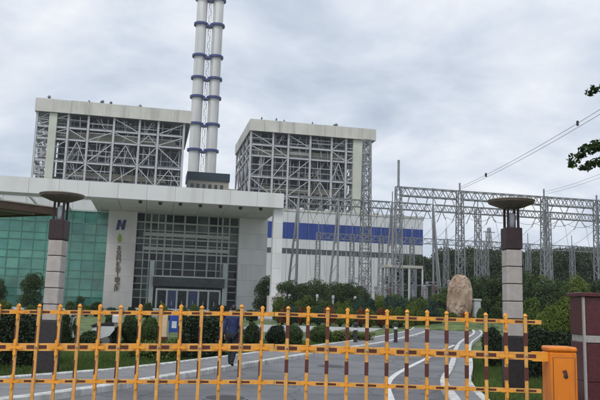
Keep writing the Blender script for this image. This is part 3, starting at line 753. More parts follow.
# teal glass wing
VW = VB + .6
wu1 = u_b0 - .05; wu0 = UL
zg = ou(90, 212, VW)[1]
pw = 2.05; nc = int((wu1 - wu0) / pw); pw = (wu1 - wu0) / nc
rws = [0.0]; 
while rws[-1] < zg - 2.2: rws.append(rws[-1] + (1.9 if len(rws) % 2 else 1.35))
rws.append(zg)
rnd = random.Random(12)
for i in range(nc):
    for j in range(len(rws) - 1):
        a, b, c, d = wu0 + i * pw, wu0 + (i + 1) * pw, rws[j], rws[j + 1]
        k = rnd.choices([0, 1, 2, 3], [3, 9, 2, 1.5] if j % 2 else [6, 3, 5, 0.6])[0]
        tl = rnd.uniform(-.03, .03); t2 = rnd.uniform(-.03, .03)
        MB().add([(a, VW + tl, c), (b, VW - tl, c), (b, VW - tl + t2, d), (a, VW + tl + t2, d), (a, VW + .12, c), (b, VW + .12, c), (b, VW + .12, d), (a, VW + .12, d)],
                 [(0, 1, 2, 3), (4, 7, 6, 5), (0, 4, 5, 1), (1, 5, 6, 2), (2, 6, 7, 3), (3, 7, 4, 0)]).build('pane', 'greenglass%d' % k, ob)
for i in range(nc + 1):
    u = wu0 + i * pw; boxobj('mullion', (u - .045, min(u + .045, wu1), VW - .13, VW - .035, 0, zg), 'greenmullion', ob)
for z in rws[1:]: boxobj('transom', (wu0, wu1, VW - .11, VW - .034, z - .05, z + .05), 'greenmullion', ob)
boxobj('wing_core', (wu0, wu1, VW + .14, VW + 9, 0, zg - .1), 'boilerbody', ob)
boxobj('wing_coping', (wu0, wu1, VW - .2, VW + 9, zg + .06, zg + .35), 'mullion', ob)
# posts, trusses and plant room between the wing roof and the portico roof
for k in range(9):
    u = wu1 - 1.5 - k * 5.2; barobj('roof_post', (u, 2.4, -.0), (u, 2.4, zfb + .2), .5, 'whiteclad', ob) if k in (6, 8) else barobj('roof_tie', (u, 4.0, zfb + .6), (u, VW + 2, zg + .3), .3, 'whiteclad', ob)
tr = MB()
for k in range(12):
    u = ou(2, 198, VW)[0] - 8 + k * 1.35; z0, z1 = zg + .4, zfb - .1
    tr.bar((u, VW + 3, z0), (u + 1.35, VW + 3, z1), .18); tr.bar((u + 1.35, VW + 3, z0), (u, VW + 3, z1), .18); tr.bar((u, VW + 3, z0), (u, VW + 3, z1), .2)
tr.build('roof_truss', 'steel', ob)
boxobj('plant_room', (ou(89, 203, VW + 3)[0], ou(109, 203, VW + 3)[0], VW + 3, VW + 8, zg + .36, zfb), 'banner', ob)
boxobj('plant_room', (ou(110, 205, VW)[0], u_b1 - .3, VW + 2.6, VW + 8, zg + .36, zfb + .09), 'olivewall', ob)

# ================================================================== SWITCHYARD
def lattice(mb, x, y, z0, z1, w0, w1, n, t=.09, tb=.055):
    """square lattice mast tapering from w0 to w1"""
    prev = None
    for k in range(n + 1):
        f = k / n; w = (w0 + (w1 - w0) * f) / 2; z = z0 + (z1 - z0) * f
        c = [(x - w, y - w, z), (x + w, y - w, z), (x + w, y + w, z), (x - w, y + w, z)]
        if prev:
            for q in range(4):
                mb.bar(prev[q], c[q], t)
                mb.bar(prev[q], c[(q + 1) % 4], tb) if (k + q) % 2 else mb.bar(prev[(q + 1) % 4], c[q], tb)
            for q in range(4): mb.bar(c[q], c[(q + 1) % 4], tb)
        prev = c
    return mb
def truss_beam(mb, u0, u1, y, z0, z1, d, step, t=.11, tb=.075):
    n = max(2, int((u1 - u0) / step)); st = (u1 - u0) / n
    for z in (z0, z1):
        for yy in (y - d, y + d): mb.bar((u0, yy, z), (u1, yy, z), t)
    for k in range(n):
        a, b = u0 + k * st, u0 + (k + 1) * st; m = (a + b) / 2
        for yy in (y - d, y + d): mb.bar((a, yy, z0), (m, yy, z1), tb); mb.bar((m, yy, z1), (b, yy, z0), tb)
        for z in (z0, z1): mb.bar((a, y - d, z), (b, y + d, z), tb)
    return mb
def insulator_string(par, p, L_, r=.13, n=9, ang=(0, 0)):
    mb = MB()
    p = Vector(p); d = Vector((math.sin(ang[0]), math.sin(ang[1]), -1)).normalized()
    pts = []; rs = []
    for k in range(n):
        for f, rr in ((0, .04), (.2, r), (.45, r * .8), (.5, .04)): pts.append(p + d * L_ * (k + f) / n); rs.append(rr)
    mb.tube(pts, rs, 7).build('insulator_string', 'insulatorgrey', par); return p + d * L_

GA = at(398, 230, 110); ANG2 = R(12)
def ga(px, py, v=0): return on_plane(px, py, (GA.x - math.sin(ANG2) * v, GA.y + math.cos(ANG2) * v), ANG2)
zt = ga(460, 191.5)[1]; zbm = ga(460, 199.5)[1]
g1 = thing('gantry', 'steel lattice gantry with the upper beam, nearer of the two across the switchyard', 'gantry', (GA.x, GA.y, 0), ANG2)
cols = [(398, 160), (460, 183), (545, 189), (598, 200), (660, 180)]
ug = [ga(p, 240)[0] for p, _ in cols]
for (p, ys_), u in zip(cols, ug):
    ztip = ga(p, ys_)[1]
    barobj('lightning_spike', (u, 0, zt), (u, 0, max(ztip, zt + 1)), .3 if p == 398 else .2, 'galv', g1)
    mb = lattice(MB(), u, 0, 0, zt + .1, 1.35, .8, 16, .15, .08); mb.build('lattice_column', 'galv', g1)
for i in range(len(ug) - 1):
    truss_beam(MB(), ug[i] + .45, ug[i + 1] - .45, 0, zbm, zt, .55, 1.5, .15, .1).build('truss_beam', 'galv', g1)
strs = g1; tips1 = []
for i in range(len(ug) - 1):
    for f in (.2, .5, .8):
        u = ug[i] + (ug[i + 1] - ug[i]) * f
        tips1.append(insulator_string(strs, (u, .7, zbm), 2.3, ang=(0, .9)))
        insulator_string(strs, (u + .4, -.6, zbm), 1.9, .11, ang=(.2, -.5))
# second row, farther; A-frame columns at its left end
V2 = 15.0
zt2 = zt - .1; zb2 = zbm
g2 = thing('gantry', 'steel gantry row on splayed legs, standing before the blue band of the hall', 'gantry', (GA.x - math.sin(ANG2) * V2, GA.y + math.cos(ANG2) * V2, 0), ANG2)
colsB = [297.5, 338, 365.5, 392, 433, 478, 548, 610]
ub = [ga(p, 240, V2)[0] for p in colsB]
for k, u in enumerate(ub):
    if colsB[k] == 365.5:
        zt3 = ga(366, 140, V2)[1]
        lattice(MB(), u, 0, 0, zt3, 1.9, 1.2, 24, .17, .1).build('lattice_column', 'galv', g2); continue
    if k < 5:
        s_ = MB(); lx = -2.0 if k != 4 else 1.5
        s_.tube([(u, 0, zt2), (u + lx * .9, 0, 0)], .19, 8); s_.tube([(u, 0, zt2), (u + .1, 0, 0)], .19, 8)
        for f in (.28, .62): s_.bar((u + lx * .9 * (1 - f), 0, zt2 * f), (u + .1 * (1 - f), 0, zt2 * f), .18)
        s_.tube([(u, 0, zt2), (u + lx * .4, -3.2, 0)], .15, 8)
        for q in range(7):
            f = .1 + .12 * q; s_.bar((u + lx * .9 * (1 - f), 0, zt2 * f), (u + .1 * (1 - f - .1), 0, zt2 * (f + .1)), .09)
        s_.build('splayed_column', 'galv', g2)
    else: lattice(MB(), u, 0, 0, zt2, 1.2, .8, 16, .14, .08).build('lattice_column', 'galv', g2)
    barobj('lightning_spike', (u, 0, zt2 - .2), (u, 0, zt2 + (2.0 if k % 2 else 3.2)), .14, 'galv', g2)
for i in range(len(ub) - 1):
    truss_beam(MB(), ub[i] + .3, ub[i + 1] - .3, 0, zb2, zt2, .5, 1.4, .14, .09).build('truss_beam', 'galv', g2)
strs = g2
for i in range(len(ub) - 1):
    for f in (.17, .5, .83):
        u = ub[i] + (ub[i + 1] - ub[i]) * f
        insulator_string(strs, (u, -.6, zb2), 2.1, ang=(.1, -.9)); insulator_string(strs, (u + .3, .6, zb2), 2.1, ang=(-.15, .7))

def gw(u, v, z): return Vector((GA.x + u * math.cos(ANG2) - v * math.sin(ANG2), GA.y + u * math.sin(ANG2) + v * math.cos(ANG2), z))
def cable(name, a, b, sag, r, label, group=None, extra=None):
    a, b = Vector(a), Vector(b); pts = []
    for k in range(25):
        f = k / 24; p = a.lerp(b, f); p.z -= sag * 4 * f * (1 - f); pts.append(p)
    o = MB().tube(pts, r, 5).build(name, 'wire'); tag(o, label, 'cable', group); return o, pts
# slack jumpers between the two rows
for i in range(len(ug) - 1):
    for j, f in enumerate((.2, .5, .8)):
        u = ug[i] + (ug[i + 1] - ug[i]) * f
        cable('jumper_cable', gw(u, 1.9, zbm - 1.3), gw(u + .4, V2 - 2.0, zb2 - 1.2), 1.1, .035, 'slack grey jumper cable between the two switchyard gantries', 'switchyard jumpers')
for i in range(len(ub) - 1):
    for j, f in enumerate((.17, .5, .83)):
        u = ub[i] + (ub[i + 1] - ub[i]) * f
        cable('dropper_cable', gw(u, V2 - 2.2, zb2 - 1.3), gw(u + random.uniform(-1, 1), V2 - 5.5, 6.5), .2, .03, 'thin cable dropping from the rear gantry to the equipment', 'switchyard droppers')
# incoming line: leaves the frame at upper right
def xline(p0, Y0, p1, Y1, label, r=.026):
    a, b = at(*p0, Y0), at(*p1, Y1); o, pts = cable('power_line', a, b, .6, r, label)
    return o, pts
o, pts = xline((460.4, 187.2), gw(ug[1], 0, 0).y, (668, 66), 58, 'upper power line rising steeply towards the branches at upper right')
sp = MB().lathe([(.04, -.3), (.14, -.25), (.14, .25), (.04, .3)], pts[17], 8).build('line_damper', 'blackrubber'); sp.parent = o
sp = MB().lathe([(.04, -.3), (.16, -.25), (.16, .25), (.04, .3)], pts[5], 8).build('line_damper', 'blackrubber'); sp.parent = o
xline((460.6, 189.2), gw(ug[1], 0, 0).y, (668, 72), 58, 'second power line running just below the uppermost one')
xline((545.3, 191.6), gw(ug[2], 0, 0).y, (680, 137), 62, 'faint lower power line above the rear treetops at right', .02)
xline((545.4, 194), gw(ug[2], 0, 0).y, (680, 142), 62, 'lowest faint power line of the four at right', .02)

# third, rearmost row and conductors strung from the rear row to the hall
V3 = 33.0
g3 = thing('gantry', 'rearmost thin lattice gantry low against the wood and hall', 'gantry', (gw(0, V3, 0).x, gw(0, V3, 0).y, 0), ANG2)
u3 = [ga(p, 250, V3)[0] for p in (318, 352, 381, 412, 446, 486, 528, 572, 618)]
for u in u3:
    lattice(MB(), u, 0, 0, 16.5, 1.1, .7, 13, .12, .07).build('lattice_column', 'galv', g3); barobj('lightning_spike', (u, 0, 16.4), (u, 0, 18.8), .12, 'galv', g3)
for i in range(len(u3) - 1): truss_beam(MB(), u3[i] + .36, u3[i + 1] - .36, 0, 15.3, 16.4, .4, 1.5, .1, .07).build('truss_beam', 'galv', g3)
for i in range(len(ub) - 1):
    for f in (.17, .5, .83):
        u = ub[i] + (ub[i + 1] - ub[i]) * f
        cable('strung_conductor', gw(u, V2 + 1.6, zb2 - 1.5), gw(u + .5, V3 - .5, 15.2), 1.0, .03, 'conductor strung between the rear two gantries', 'conductors between the rear gantries')
for k in range(9):
    u = ub[0] + 2 + k * 2.6; q = Vector((HP.x, HP.y, 0)) + Vector((math.cos(ANG), math.sin(ANG), 0)) * (-10 + k * 4.2)
    cable('strung_conductor', gw(u, V2 + .8, zb2 + .2), (q.x, q.y - .3, ztop_hall - 2 - (k % 3)), 2.5, .04, 'long conductor sagging from the rear gantry to the hall wall', 'conductors to the hall')
# post insulators and apparatus in the yard
def apparatus(kind):
    t = thing('post_insulator', 'brown ribbed post insulator on a lattice support in the switchyard' if kind == 0 else 'grey ribbed post insulator on a tubular support in the switchyard', 'insulator', (0, 0, 0), 0, 'brown post insulators of the switchyard' if kind == 0 else 'grey post insulators of the switchyard')
    mb = MB()
    if kind == 0:
        lattice(mb, 0, 0, 0, 2.6, .5, .4, 4, .08, .05)
    else:
        mb.tube([(0, 0, 0), (0, 0, 2.6)], .16, 8); mb.box(-.35, .35, -.35, .35, 2.45, 2.6)
    mb.build('support', 'galv', t)
    pr = []
    for k in range(9): pr += [(.12, 2.6 + k * .22), (.24, 2.66 + k * .22), (.2, 2.72 + k * .22), (.12, 2.76 + k * .22)]
    MB().lathe(pr, n=10).build('insulator_stack', 'insulatorgrey' if kind else 'insulator', t)
    m2 = MB()
    if kind == 0: m2.bar((-1.1, 0, 4.68), (1.1, 0, 4.68), .12)
    else: m2.lathe([(.3, 4.6), (.3, 5.1), (.12, 5.3)], n=10)
    m2.build('terminal', 'galv', t); return t
ap = [apparatus(0), apparatus(1)]; used = [False, False]
rnd = random.Random(21)
for r_, v in enumerate((-1, 4.5, 9, 19)):
    for px in range(352, 604, 12):
        if rnd.random() < .3: continue
        k = rnd.randint(0, 1); px2 = px + rnd.uniform(-3, 3)
        u = ga(px2, 270, v)[0]; p = gw(u, v, 0)
        o = ap[k] if not used[k] else copy_tree(ap[k]); used[k] = True
        o.location = (p.x, p.y, 0); o.rotation_euler = (0, 0, ANG2 + rnd.uniform(-.1, .1)); sc = rnd.uniform(.85, 1.35); o.scale = (sc, sc, sc)
# control kiosk: low pale open structure (grey portal in front of the hall's right end)
kp = at(388, 268, 118)
ks = thing('busbar_frame', 'low beige busbar frame with slim posts in front of the hall end', 'frame', (kp.x, kp.y, 0), ANG2)
zk = at(405, 268, 119).z
boxobj('top_slab', (0, 6.4, 0, 3.5, zk, zk + .45), 'beigewall', ks)
for k in range(6):
    for y in (.2, 3.2): boxobj('post', (.1 + k * 1.22, .34 + k * 1.22, y - .12, y + .12, 0, zk), 'hallwhite' if k % 2 else 'galv', ks)
for k in range(3): boxobj('cabinet', (.7 + k * 2, 1.9 + k * 2, 1.2, 2.4, 0, 2.6), 'beigewall', ks)
# yard fence
yf = thing('fence', 'low grey rail fence along the edge of the switchyard', 'fence', (gw(0, -7, 0).x, gw(0, -7, 0).y, 0), ANG2)
for k in range(38): barobj('post', (-14 + k * 2, 0, 0), (-14 + k * 2, 0, 1.7), .09, 'galv', yf)
for z in (.3, .95, 1.6): barobj('rail', (-14, .08, z), (60, .08, z), .06, 'galv', yf)
# faint far pylon
fp = at(489, 228, 520)
py = thing('pylon', 'faint distant lattice pylon just left of the stone lamp pillar', 'pylon', (fp.x, fp.y, 0), .3)
lattice(MB(), 0, 0, 0, fp.z, 9, 1.5, 12, .5, .3).build('tower_body', 'galv', py)
for f in (.72, .84, .95): MB().bar((-9 * (1.2 - f) * 2.2, 0, fp.z * f), (9 * (1.2 - f) * 2.2, 0, fp.z * f), .6).build('cross_arm', 'galv', py)

# ================================================================== LAMP PILLARS
def lamp_pillar(px, ybase_Y, label, rz):
    c = at(px, 300, ybase_Y); t = thing('lamp_pillar', label, 'lamp pillar', (c.x, c.y, 0), rz, 'stone lamp pillars at the entrance')
    w = .165
    MB().cbox(-w - .02, w + .02, -w - .02, w + .02, 0, 1.13, .012).build('plinth', 'pillardark', t)
    z = 1.14
    for k in range(5):
        MB().cbox(-w, w, -w, w, z, z + .348, .012).build('stone_block', 'pillarstone', t); z += .348
        MB().box(-w + .02, w - .02, -w + .02, w - .02, z - .002, z + .019).build('joint', 'pillarjoint', t); z += .017
    MB().cbox(-w - .012, w + .012, -w - .012, w + .012, z, z + .46, .012).build('dark_cap', 'pillarcap', t); z += .46
    for sx in (-1, 1):
        for sy in (-1, 1): MB().box(sx * .11 - .022, sx * .11 + .022, sy * .11 - .022, sy * .11 + .022, z, z + .47).build('lamp_post', 'pillarcap', t)
    MB().lathe([(.07, z), (.075, z + .3), (.02, z + .34)], n=12).build('lamp_tube', 'signwhite', t, True)
    s = MB().lathe([(.16, z + .43), (.24, z + .445), (.47, z + .535), (.49, z + .565), (.47, z + .585), (.2, z + .63), (.03, z + .65)], n=28).build('saucer', 'saucerunder', t, True)
    MB().lathe([(.475, z + .572), (.505, z + .585), (.505, z + .605), (.2, z + .655)], n=28).build('saucer_rim', 'saucer', s, True)
    return t
lamp_pillar(512.5, 14.8, 'stone lamp pillar with a saucer top standing on grass at right', R(3))
lamp_pillar(53.5, 15.9, 'stone lamp pillar with a saucer top in front of the teal glass wing', R(-4))

# ================================================================== GATEHOUSE CANOPY (left edge)
tip = at(60, 215.5, 21.7)
gh = thing('gatehouse', 'gatehouse at the left edge with a projecting brown timber canopy', 'gatehouse', (tip.x, tip.y, 0), 0)
zc = tip.z
a = (ground_pt(0, 208, zc) - tip).normalized(); b = (ground_pt(0, 217.5, zc) - tip).normalized()
def cp(s, t_): return a * s + b * t_
def slab(name, s0, s1, t0, t1, z0, z1, m, par):
    q = [cp(s0, t0), cp(s1, t0), cp(s1, t1), cp(s0, t1)]
    return MB().prism([(p.x, p.y) for p in q][::-1], z0, z1).build(name, m, par)
slab('roof_slab', 0.12, 11.4, .14, 7.5, zc + .075, zc + .2, 'trim', gh)
for k in range(30): slab('soffit_board', .12, 11.4, .14 + k * .245, .14 + k * .245 + .228, zc + .03, zc + .073, 'wood', gh)
slab('fascia', 0, 11.5, 0, .13, zc, zc + .22, 'wood', gh); slab('fascia', 0, .11, .14, 7.5, zc, zc + .22, 'wood', gh)
slab('edge_trim', -.02, 11.5, -.03, .10, zc + .222, zc + .26, 'trim', gh); slab('edge_trim', .5, 11, .42, .47, zc - .03, zc + .028, 'trim', gh)
slab('wall', 2.5, 9, 3.2, 7, 0, zc + .028, 'pillarstone', gh)
wd = slab('window', 4, 7.5, 3.15, 3.195, 1.0, 2.4, 'windowdark', gh); slab('window_frame', 3.95, 7.55, 3.1, 3.149, .92, .998, 'trim', wd)
slab('post', .5, .62, 2.9, 3.02, 0, zc + .028, 'steeldark', gh)
# ================================================================== BOUNDARY PIER (right edge)
c0 = at(584, 330, 11.0)
pw_ = thing('gate_pier', 'dark red granite gate pier with a pale stone band at the right edge', 'gate pier', (c0.x, c0.y, 0), R(-2))
ztp = at(590, 297, 11).z; zb0_, zb1_ = at(592, 343, 11).z, at(592, 335.5, 11).z
boxobj('core', (.03, 5.9, .05, .57, 0, ztp - .02), 'pillarjoint', pw_)
for (z0, z1) in ((.0, zb0_ / 2), (zb0_ / 2, zb0_), (zb1_, ztp)):
    MB().cbox(.0, .045, .06, .6, z0 + .004, z1 - .004, .004).build('granite_slab', 'granitered', pw_)
    for k in range(7):
        x0 = .028 + k * .84
        MB().cbox(x0 + .004, x0 + .836, 0, .045, z0 + .004, z1 - .004, .004).build('granite_slab', 'granitered', pw_)
for k in range(7): MB().cbox(.02 + k * .84, .85 + k * .84, -.012, .6, zb0_ + .003, zb1_ - .003, .004).build('pale_band', 'graniteband', pw_)
MB().box(-.008, .022, -.014, .04, 0, ztp).build('corner_trim', 'graniteband', pw_)
MB().cbox(-.04, 5.95, -.05, .64, ztp + .002, ztp + .07, .01).build('coping', 'granitered', pw_)

# ================================================================== BARRIER GATES
GY = 9.0
def barrier(base_px, picks, rails, label, side, box_px):
    bx = at(base_px, 380, GY + .05); t = thing('barrier_gate', label, 'barrier gate', (bx.x, bx.y, 0), 0, 'orange barrier gates')
    O_ = Vector((bx.x, bx.y, 0))
    w = (at(box_px[1], 370, GY).x - at(box_px[0], 370, GY).x) / 2; zt_ = at(560, 346.5, GY).z
    MB().cbox(-w, w, -.16, .16, .06, zt_ - .07, .015).build('cabinet', 'orangebox', t)
    MB().cbox(-w - .008, w + .008, -.17, .17, zt_ - .066, zt_, .022).build('lid', 'orangebox', t)
    MB().cbox(-w - .03, w + .03, -.19, .19, 0, .058, .01).build('base_plate', 'blackrubber', t)
    MB().box(-w + .029, w - .029, -.163, -.158, .194, zt_ - .134).build('door_seam', 'pillardark', t)
    for q in range(4): MB().box(-w * .5, w * .5, -.1705, -.1685, .30 + q * .03, .312 + q * .03).build('vent_slot', 'pillardark', t)
    d = MB().cbox(-w + .035, w - .035, -.168, -.155, .2, zt_ - .14, .004).build('door', 'orangebox', t)
    MB().lathe([(.028, 0), (.028, .012), (.01, .016)], n=14).build('lock', 'pillardark', d)
    lk_ = [c_ for c_ in d.children if c_.name.startswith('lock')][0]; lk_.rotation_euler = (R(90), 0, 0); lk_.location = (0.015, -.165, zt_ - .36)
    MB().vprism([(-.03, zt_ - .30), (.02, zt_ - .28), (.04, zt_ - .33), (.0, zt_ - .35)], -.174, -.167).build('warning_plate', 'maroon', d)
    (xa, ys_a), (xb, ys_b) = rails
    za = [at(xa, y, GY) - O_ for y in ys_a]; zb_ = [at(xb, y, GY) - O_ for y in ys_b]
    rl = []
    hub = (-w if side < 0 else w)
    for i in range(3):
        r = (.027, .046, .025)[i]
        p, q = za[i].copy(), zb_[i].copy(); p.y = q.y = -.05
        o = MB().bar(p, q, r * 1.3, r * 2).build(('top_rail', 'boom', 'bottom_rail')[i], 'orangerail', t); rl.append((o, p, q, r))
    p, q = rl[2][1].copy(), rl[2][2].copy(); p.z -= .46; q.z -= .46
    o = MB().bar(p, q, .03, .044).build('lowest_rail', 'orangerail', t)
    # hub joining boom and cabinet
    e = rl[1][2] if side < 0 else rl[1][1]
    barobj('boom_clamp', (e.x - .12 * (-side), -.05, e.z), (hub * .9 , -.05, e.z + (.0)), .06, 'orange', t, .12)
    for k, px in enumerate(picks):
        f = (px - xa) / (xb - xa)
        pts_ = [r[1].lerp(r[2], f) for r in rl]; x = pts_[1].x; yb = -.095
        ztop_ = pts_[0].z + .062; zbt = pts_[2].z - .52
        j = random.uniform(-.006, .006)
        pk = MB().cbox(x - .021, x + .021, yb - .014, yb + .014, zbt, ztop_, .004).build('picket', 'orangepicket', t)
        pk.rotation_euler = (0, random.uniform(-.004, .004), 0)
        MB().lathe([(.016, 0), (.03, .012), (.022, .03), (.005, .045)], (x, yb, ztop_), 8).build('finial', 'orange', pk)
        # dark reflective sleeves between the rails
        for hi, lo in ((pts_[0].z, pts_[1].z), (pts_[1].z, pts_[2].z)):
            L_ = hi - lo
            if px > 275: MB().box(x - .0235, x + .0235, yb - .017, yb + .017, lo + L_ * .3, lo + L_ * .68).build('reflective_sleeve', 'maroon', pk)
            else: MB().box(x - .0235, x - .008, yb - .017, yb + .017, lo + L_ * .12, lo + L_ * .62).build('reflective_sleeve', 'maroon', pk)
        for i, P in enumerate(pts_):
            odd = (k + (0 if i != 1 else 0)) % 2
            if odd:      # four-petal ornament
                m = MB(); s = .088 if i != 1 else .098
                y0, y1 = yb - .032, yb - .0185
                n = 24; poly = []
                for q_ in range(n):
                    a_ = 2 * math.pi * q_ / n; rr = s * (.56 + .44 * math.cos(4 * a_)); poly.append((x + rr * math.cos(a_), P.z + rr * math.sin(a_) * 1.15))
                m.vprism(poly, y0, y1); m.build('ornament', 'orange', pk)
            else:
                if i == 1:
                    bo = MB().lathe([(.013, 0), (.013, .008), (.007, .011)], n=8).build('bolt', 'galv', pk); bo.rotation_euler = (R(90), 0, 0); bo.location = (x, yb - .0145, P.z)
                r = rl[i][3]
                for sx in (-1, 1):
                    x0, x1 = sorted((x + sx * .03, x + sx * .128)); dzdx = (rl[i][2].z - rl[i][1].z) / (rl[i][2].x - rl[i][1].x)
                    zz = P.z; yq = -.05 - r * .65 - .0035
                    MB().vprism([(x0, zz + (x0 - x) * dzdx - r * .45), (x1, zz + (x1 - x) * dzdx - r * .45), (x1, zz + (x1 - x) * dzdx + r * .55), (x0, zz + (x0 - x) * dzdx + r * .55)], yq, yq + .003).build('reflector', 'maroon', rl[i][0])
    return t
barrier(559.7, [287 + 19.85 * k for k in range(13)], ((274.6, (314.2, 347.9, 382.4)), (541, (322.4, 356.6, 391.2))), 'orange picket barrier gate hung from the orange cabinet at right', -1, (546.5, 573))
barrier(-24, [17 + 20.35 * k for k in range(-1, 13)], ((-9, (311.6, 347.0, 381.0)), (274, (314.1, 347.6, 382.2))), 'orange picket barrier gate entering from the left edge, cabinet out of view', 1, (-37, -11))

# ================================================================== PLANTING
def gx(px, Y, py=305): return at(px, py, Y)
far_me = [crown_mesh('crown', 12, 9.5, 60, 17000, .20, 'leaf_far', 40 + k, .10) for k in range(5)]
far_tr = [trunk_mb(12, 8, 60 + k) for k in range(5)]
far_tm = []
for mb in far_tr:
    me = bpy.data.meshes.new('trunk'); me.from_pydata(mb.v, [], mb.f); me.materials.append(MATS['bark']); far_tm.append(me)
def tree(name, label, group, loc, h, cm, tm, base, wid=1.0, rz=0.0):
    t = thing(name, label, 'tree', loc, rz, group); s = h / base; t.scale = (s * wid, s * wid, s)
    link('trunk', tm, None, t); link('crown', cm, None, t); return t
rnd = random.Random(33); k = 0
for row, (Y0, dpx, ylo, yhi) in enumerate(((205, 9.5, 249, 255), (172, 12, 256, 266))):
    px = 412.0
    while px < 650:
        Y = Y0 + rnd.uniform(-8, 8); yt = rnd.uniform(ylo, yhi) + (4 if px < 440 else 0) - (3 if px > 560 else 0)
        c = gx(px, Y); h = max(6, at(px, yt, Y).z)
        if c.x > 47 * (Y / 205) * .9 or row == 0:
            side = 'behind the monument stone' if px < 490 else ('behind the right lamp pillar' if px < 540 else 'behind the granite pier')
            tree('broadleaf_tree', ('tall dark tree of the skyline wood, ' if row == 0 else 'shorter tree at the front of the wood, ') + side, 'wood beyond the switchyard' + (' back row ' if row == 0 else ' front row ') + side, (c.x, c.y, -.03), h, far_me[k % 5], far_tm[k % 5], 12, rnd.uniform(1.0, 1.35), rnd.uniform(0, 6.28)); k += 1
        px += dpx * rnd.uniform(.8, 1.25)
# small dark trees before the turbine hall
sm_me = [crown_mesh('crown', 5, 4.2, 40, 9500, .095, 'leaf_dark', 90 + k, .10) for k in range(3)] + [crown_mesh('crown', 5, 4.0, 40, 9500, .095, 'leaf_mid', 95 + k, .10) for k in range(2)] + [crown_mesh('crown', 5, 4.4, 36, 8000, .11, 'leaf_lime', 98, .08)]
sm_tm = []
for k in range(2):
    mb = trunk_mb(5, 4, 70 + k); me = bpy.data.meshes.new('trunk'); me.from_pydata(mb.v, [], mb.f); me.materials.append(MATS['bark']); sm_tm.append(me)
k = 0
for px, yt, Y, lab in ((266, 277, 121, 'small dark tree seen between the white wall and corner column'), (288, 281, 101, 'dark round tree just right of the portico corner column'),
                  (303, 284, 104, 'second dark tree right of the portico corner column'), (318, 280, 99, 'dark bushy tree under the left splayed gantry column'), (333, 283, 103, 'dark tree between the splayed gantry columns'),
                  (347, 284, 100, 'bushy dark tree beneath the blue band of the hall'), (361, 287, 104, 'small dark tree at the foot of the tall lattice column')):
    c = gx(px, Y); tree('broadleaf_tree', lab, 'trees before the hall', (c.x, c.y, -.02), at(px, yt, Y).z, sm_me[k % 3], sm_tm[k % 2], 5, rnd.uniform(.95, 1.25), rnd.uniform(0, 6)); k += 1
for px in range(372, 612, 11):
    Y = rnd.uniform(88, 106); yt = rnd.uniform(291, 300) if px < 445 else rnd.uniform(272, 290); c = gx(px + rnd.uniform(-3, 3), Y)
    pos = 'left of the monument stone' if px < 445 else ('between stone and right lamp pillar' if px < 505 else 'right of the right lamp pillar')
    tree('young_tree', 'low tree along the switchyard edge, ' + pos, 'young trees ' + pos, (c.x, c.y, -.02), max(2.4, at(px, yt, Y).z), sm_me[rnd.choice((0, 1, 3, 4, 3, 4, 5))], sm_tm[k % 2], 5, rnd.uniform(.9, 1.3), rnd.uniform(0, 6)); k += 1
for px, yt, Y, lab in ((31, 274, 72, 'round clipped tree before the teal glass, left of the lamp pillar'), (-3, 279, 74, 'tree cut by the left edge before the teal glass'), (80, 296, 76, 'small shrub-like tree before the glass right of the left lamp pillar')):
    c = gx(px, Y); tree('round_tree', lab, None, (c.x, c.y, -.02), at(px, yt, Y).z, sm_me[k % 3], sm_tm[k % 2], 5, .8, rnd.uniform(0, 6)); k += 1

# round shrubs
def shrub_proto(m, seed, r=.5, h=1.0, n=2600, size=.045):
    return ball_bush_mesh('foliage', r, h, n, size, m, seed), (r, h)
core_me = None
def shrub(name, label, group, loc, r, h, me, base=(.5, 1.0), rz=0.0, cat='shrub'):
    global core_me
    if core_me is None:
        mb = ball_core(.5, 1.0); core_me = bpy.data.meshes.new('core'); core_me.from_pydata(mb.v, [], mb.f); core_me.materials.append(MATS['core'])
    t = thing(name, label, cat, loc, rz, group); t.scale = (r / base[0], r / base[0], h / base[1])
    link('dark_core', core_me, None, t); link('foliage', me, None, t); return t  # solid near-black lump filling the dark inside of the foliage
SH = {m: [ball_bush_mesh('foliage', .5, 1.0, 5200, .034, m, 5 + i + 7 * j) for i in range(2)] for j, m in enumerate(('leaf_dark', 'leaf_mid', 'leaf_lime', 'leaf_teal', 'leaf_red', 'leaf_black'))}
def gshrub(px, yt, Y, wpx, m, label, group=None, base_z=0.0):
    c = gx(px, Y); z = at(px, yt, Y).z - base_z
    return shrub('round_shrub', label, group, (c.x, c.y, base_z - .03), wpx / 690 * Y / 2, max(.3, z + .03), rnd.choice(SH[m]), rz=rnd.uniform(0, 6))
for px, yt, Y, w, m, lab in ((113.5, 317.5, 25, 19, 'leaf_dark', 'leftmost of three clipped round shrubs on the lawn strip at left'), (132, 317, 25.5, 18, 'leaf_dark', 'middle of three clipped round shrubs on the lawn strip'),
        (151.5, 319, 25, 19, 'leaf_mid', 'rightmost of three clipped round shrubs, beside the blue notice board'), (253, 324, 27, 17, 'leaf_dark', 'clipped round shrub just right of the walking person'),
        (277, 325, 27.5, 19, 'leaf_black', 'dark clipped shrub where the two barrier gates meet'), (295, 326, 28.5, 17, 'leaf_dark', 'dark shrub beside the kerb right of the gap in the gates'), (321, 326.5, 31, 22, 'leaf_mid', 'clipped round shrub at the end of the kerbside row'),
        (70, 315, 24, 17, 'leaf_dark', 'clipped shrub just right of the left lamp pillar'), (492, 327, 21, 20, 'leaf_black', 'dark shrub at the left of the right lamp pillar'), (92, 332, 23.2, 22, 'leaf_dark', 'low dark shrub in front of the white scooter')):
    gshrub(px, yt, Y, w, m, lab)
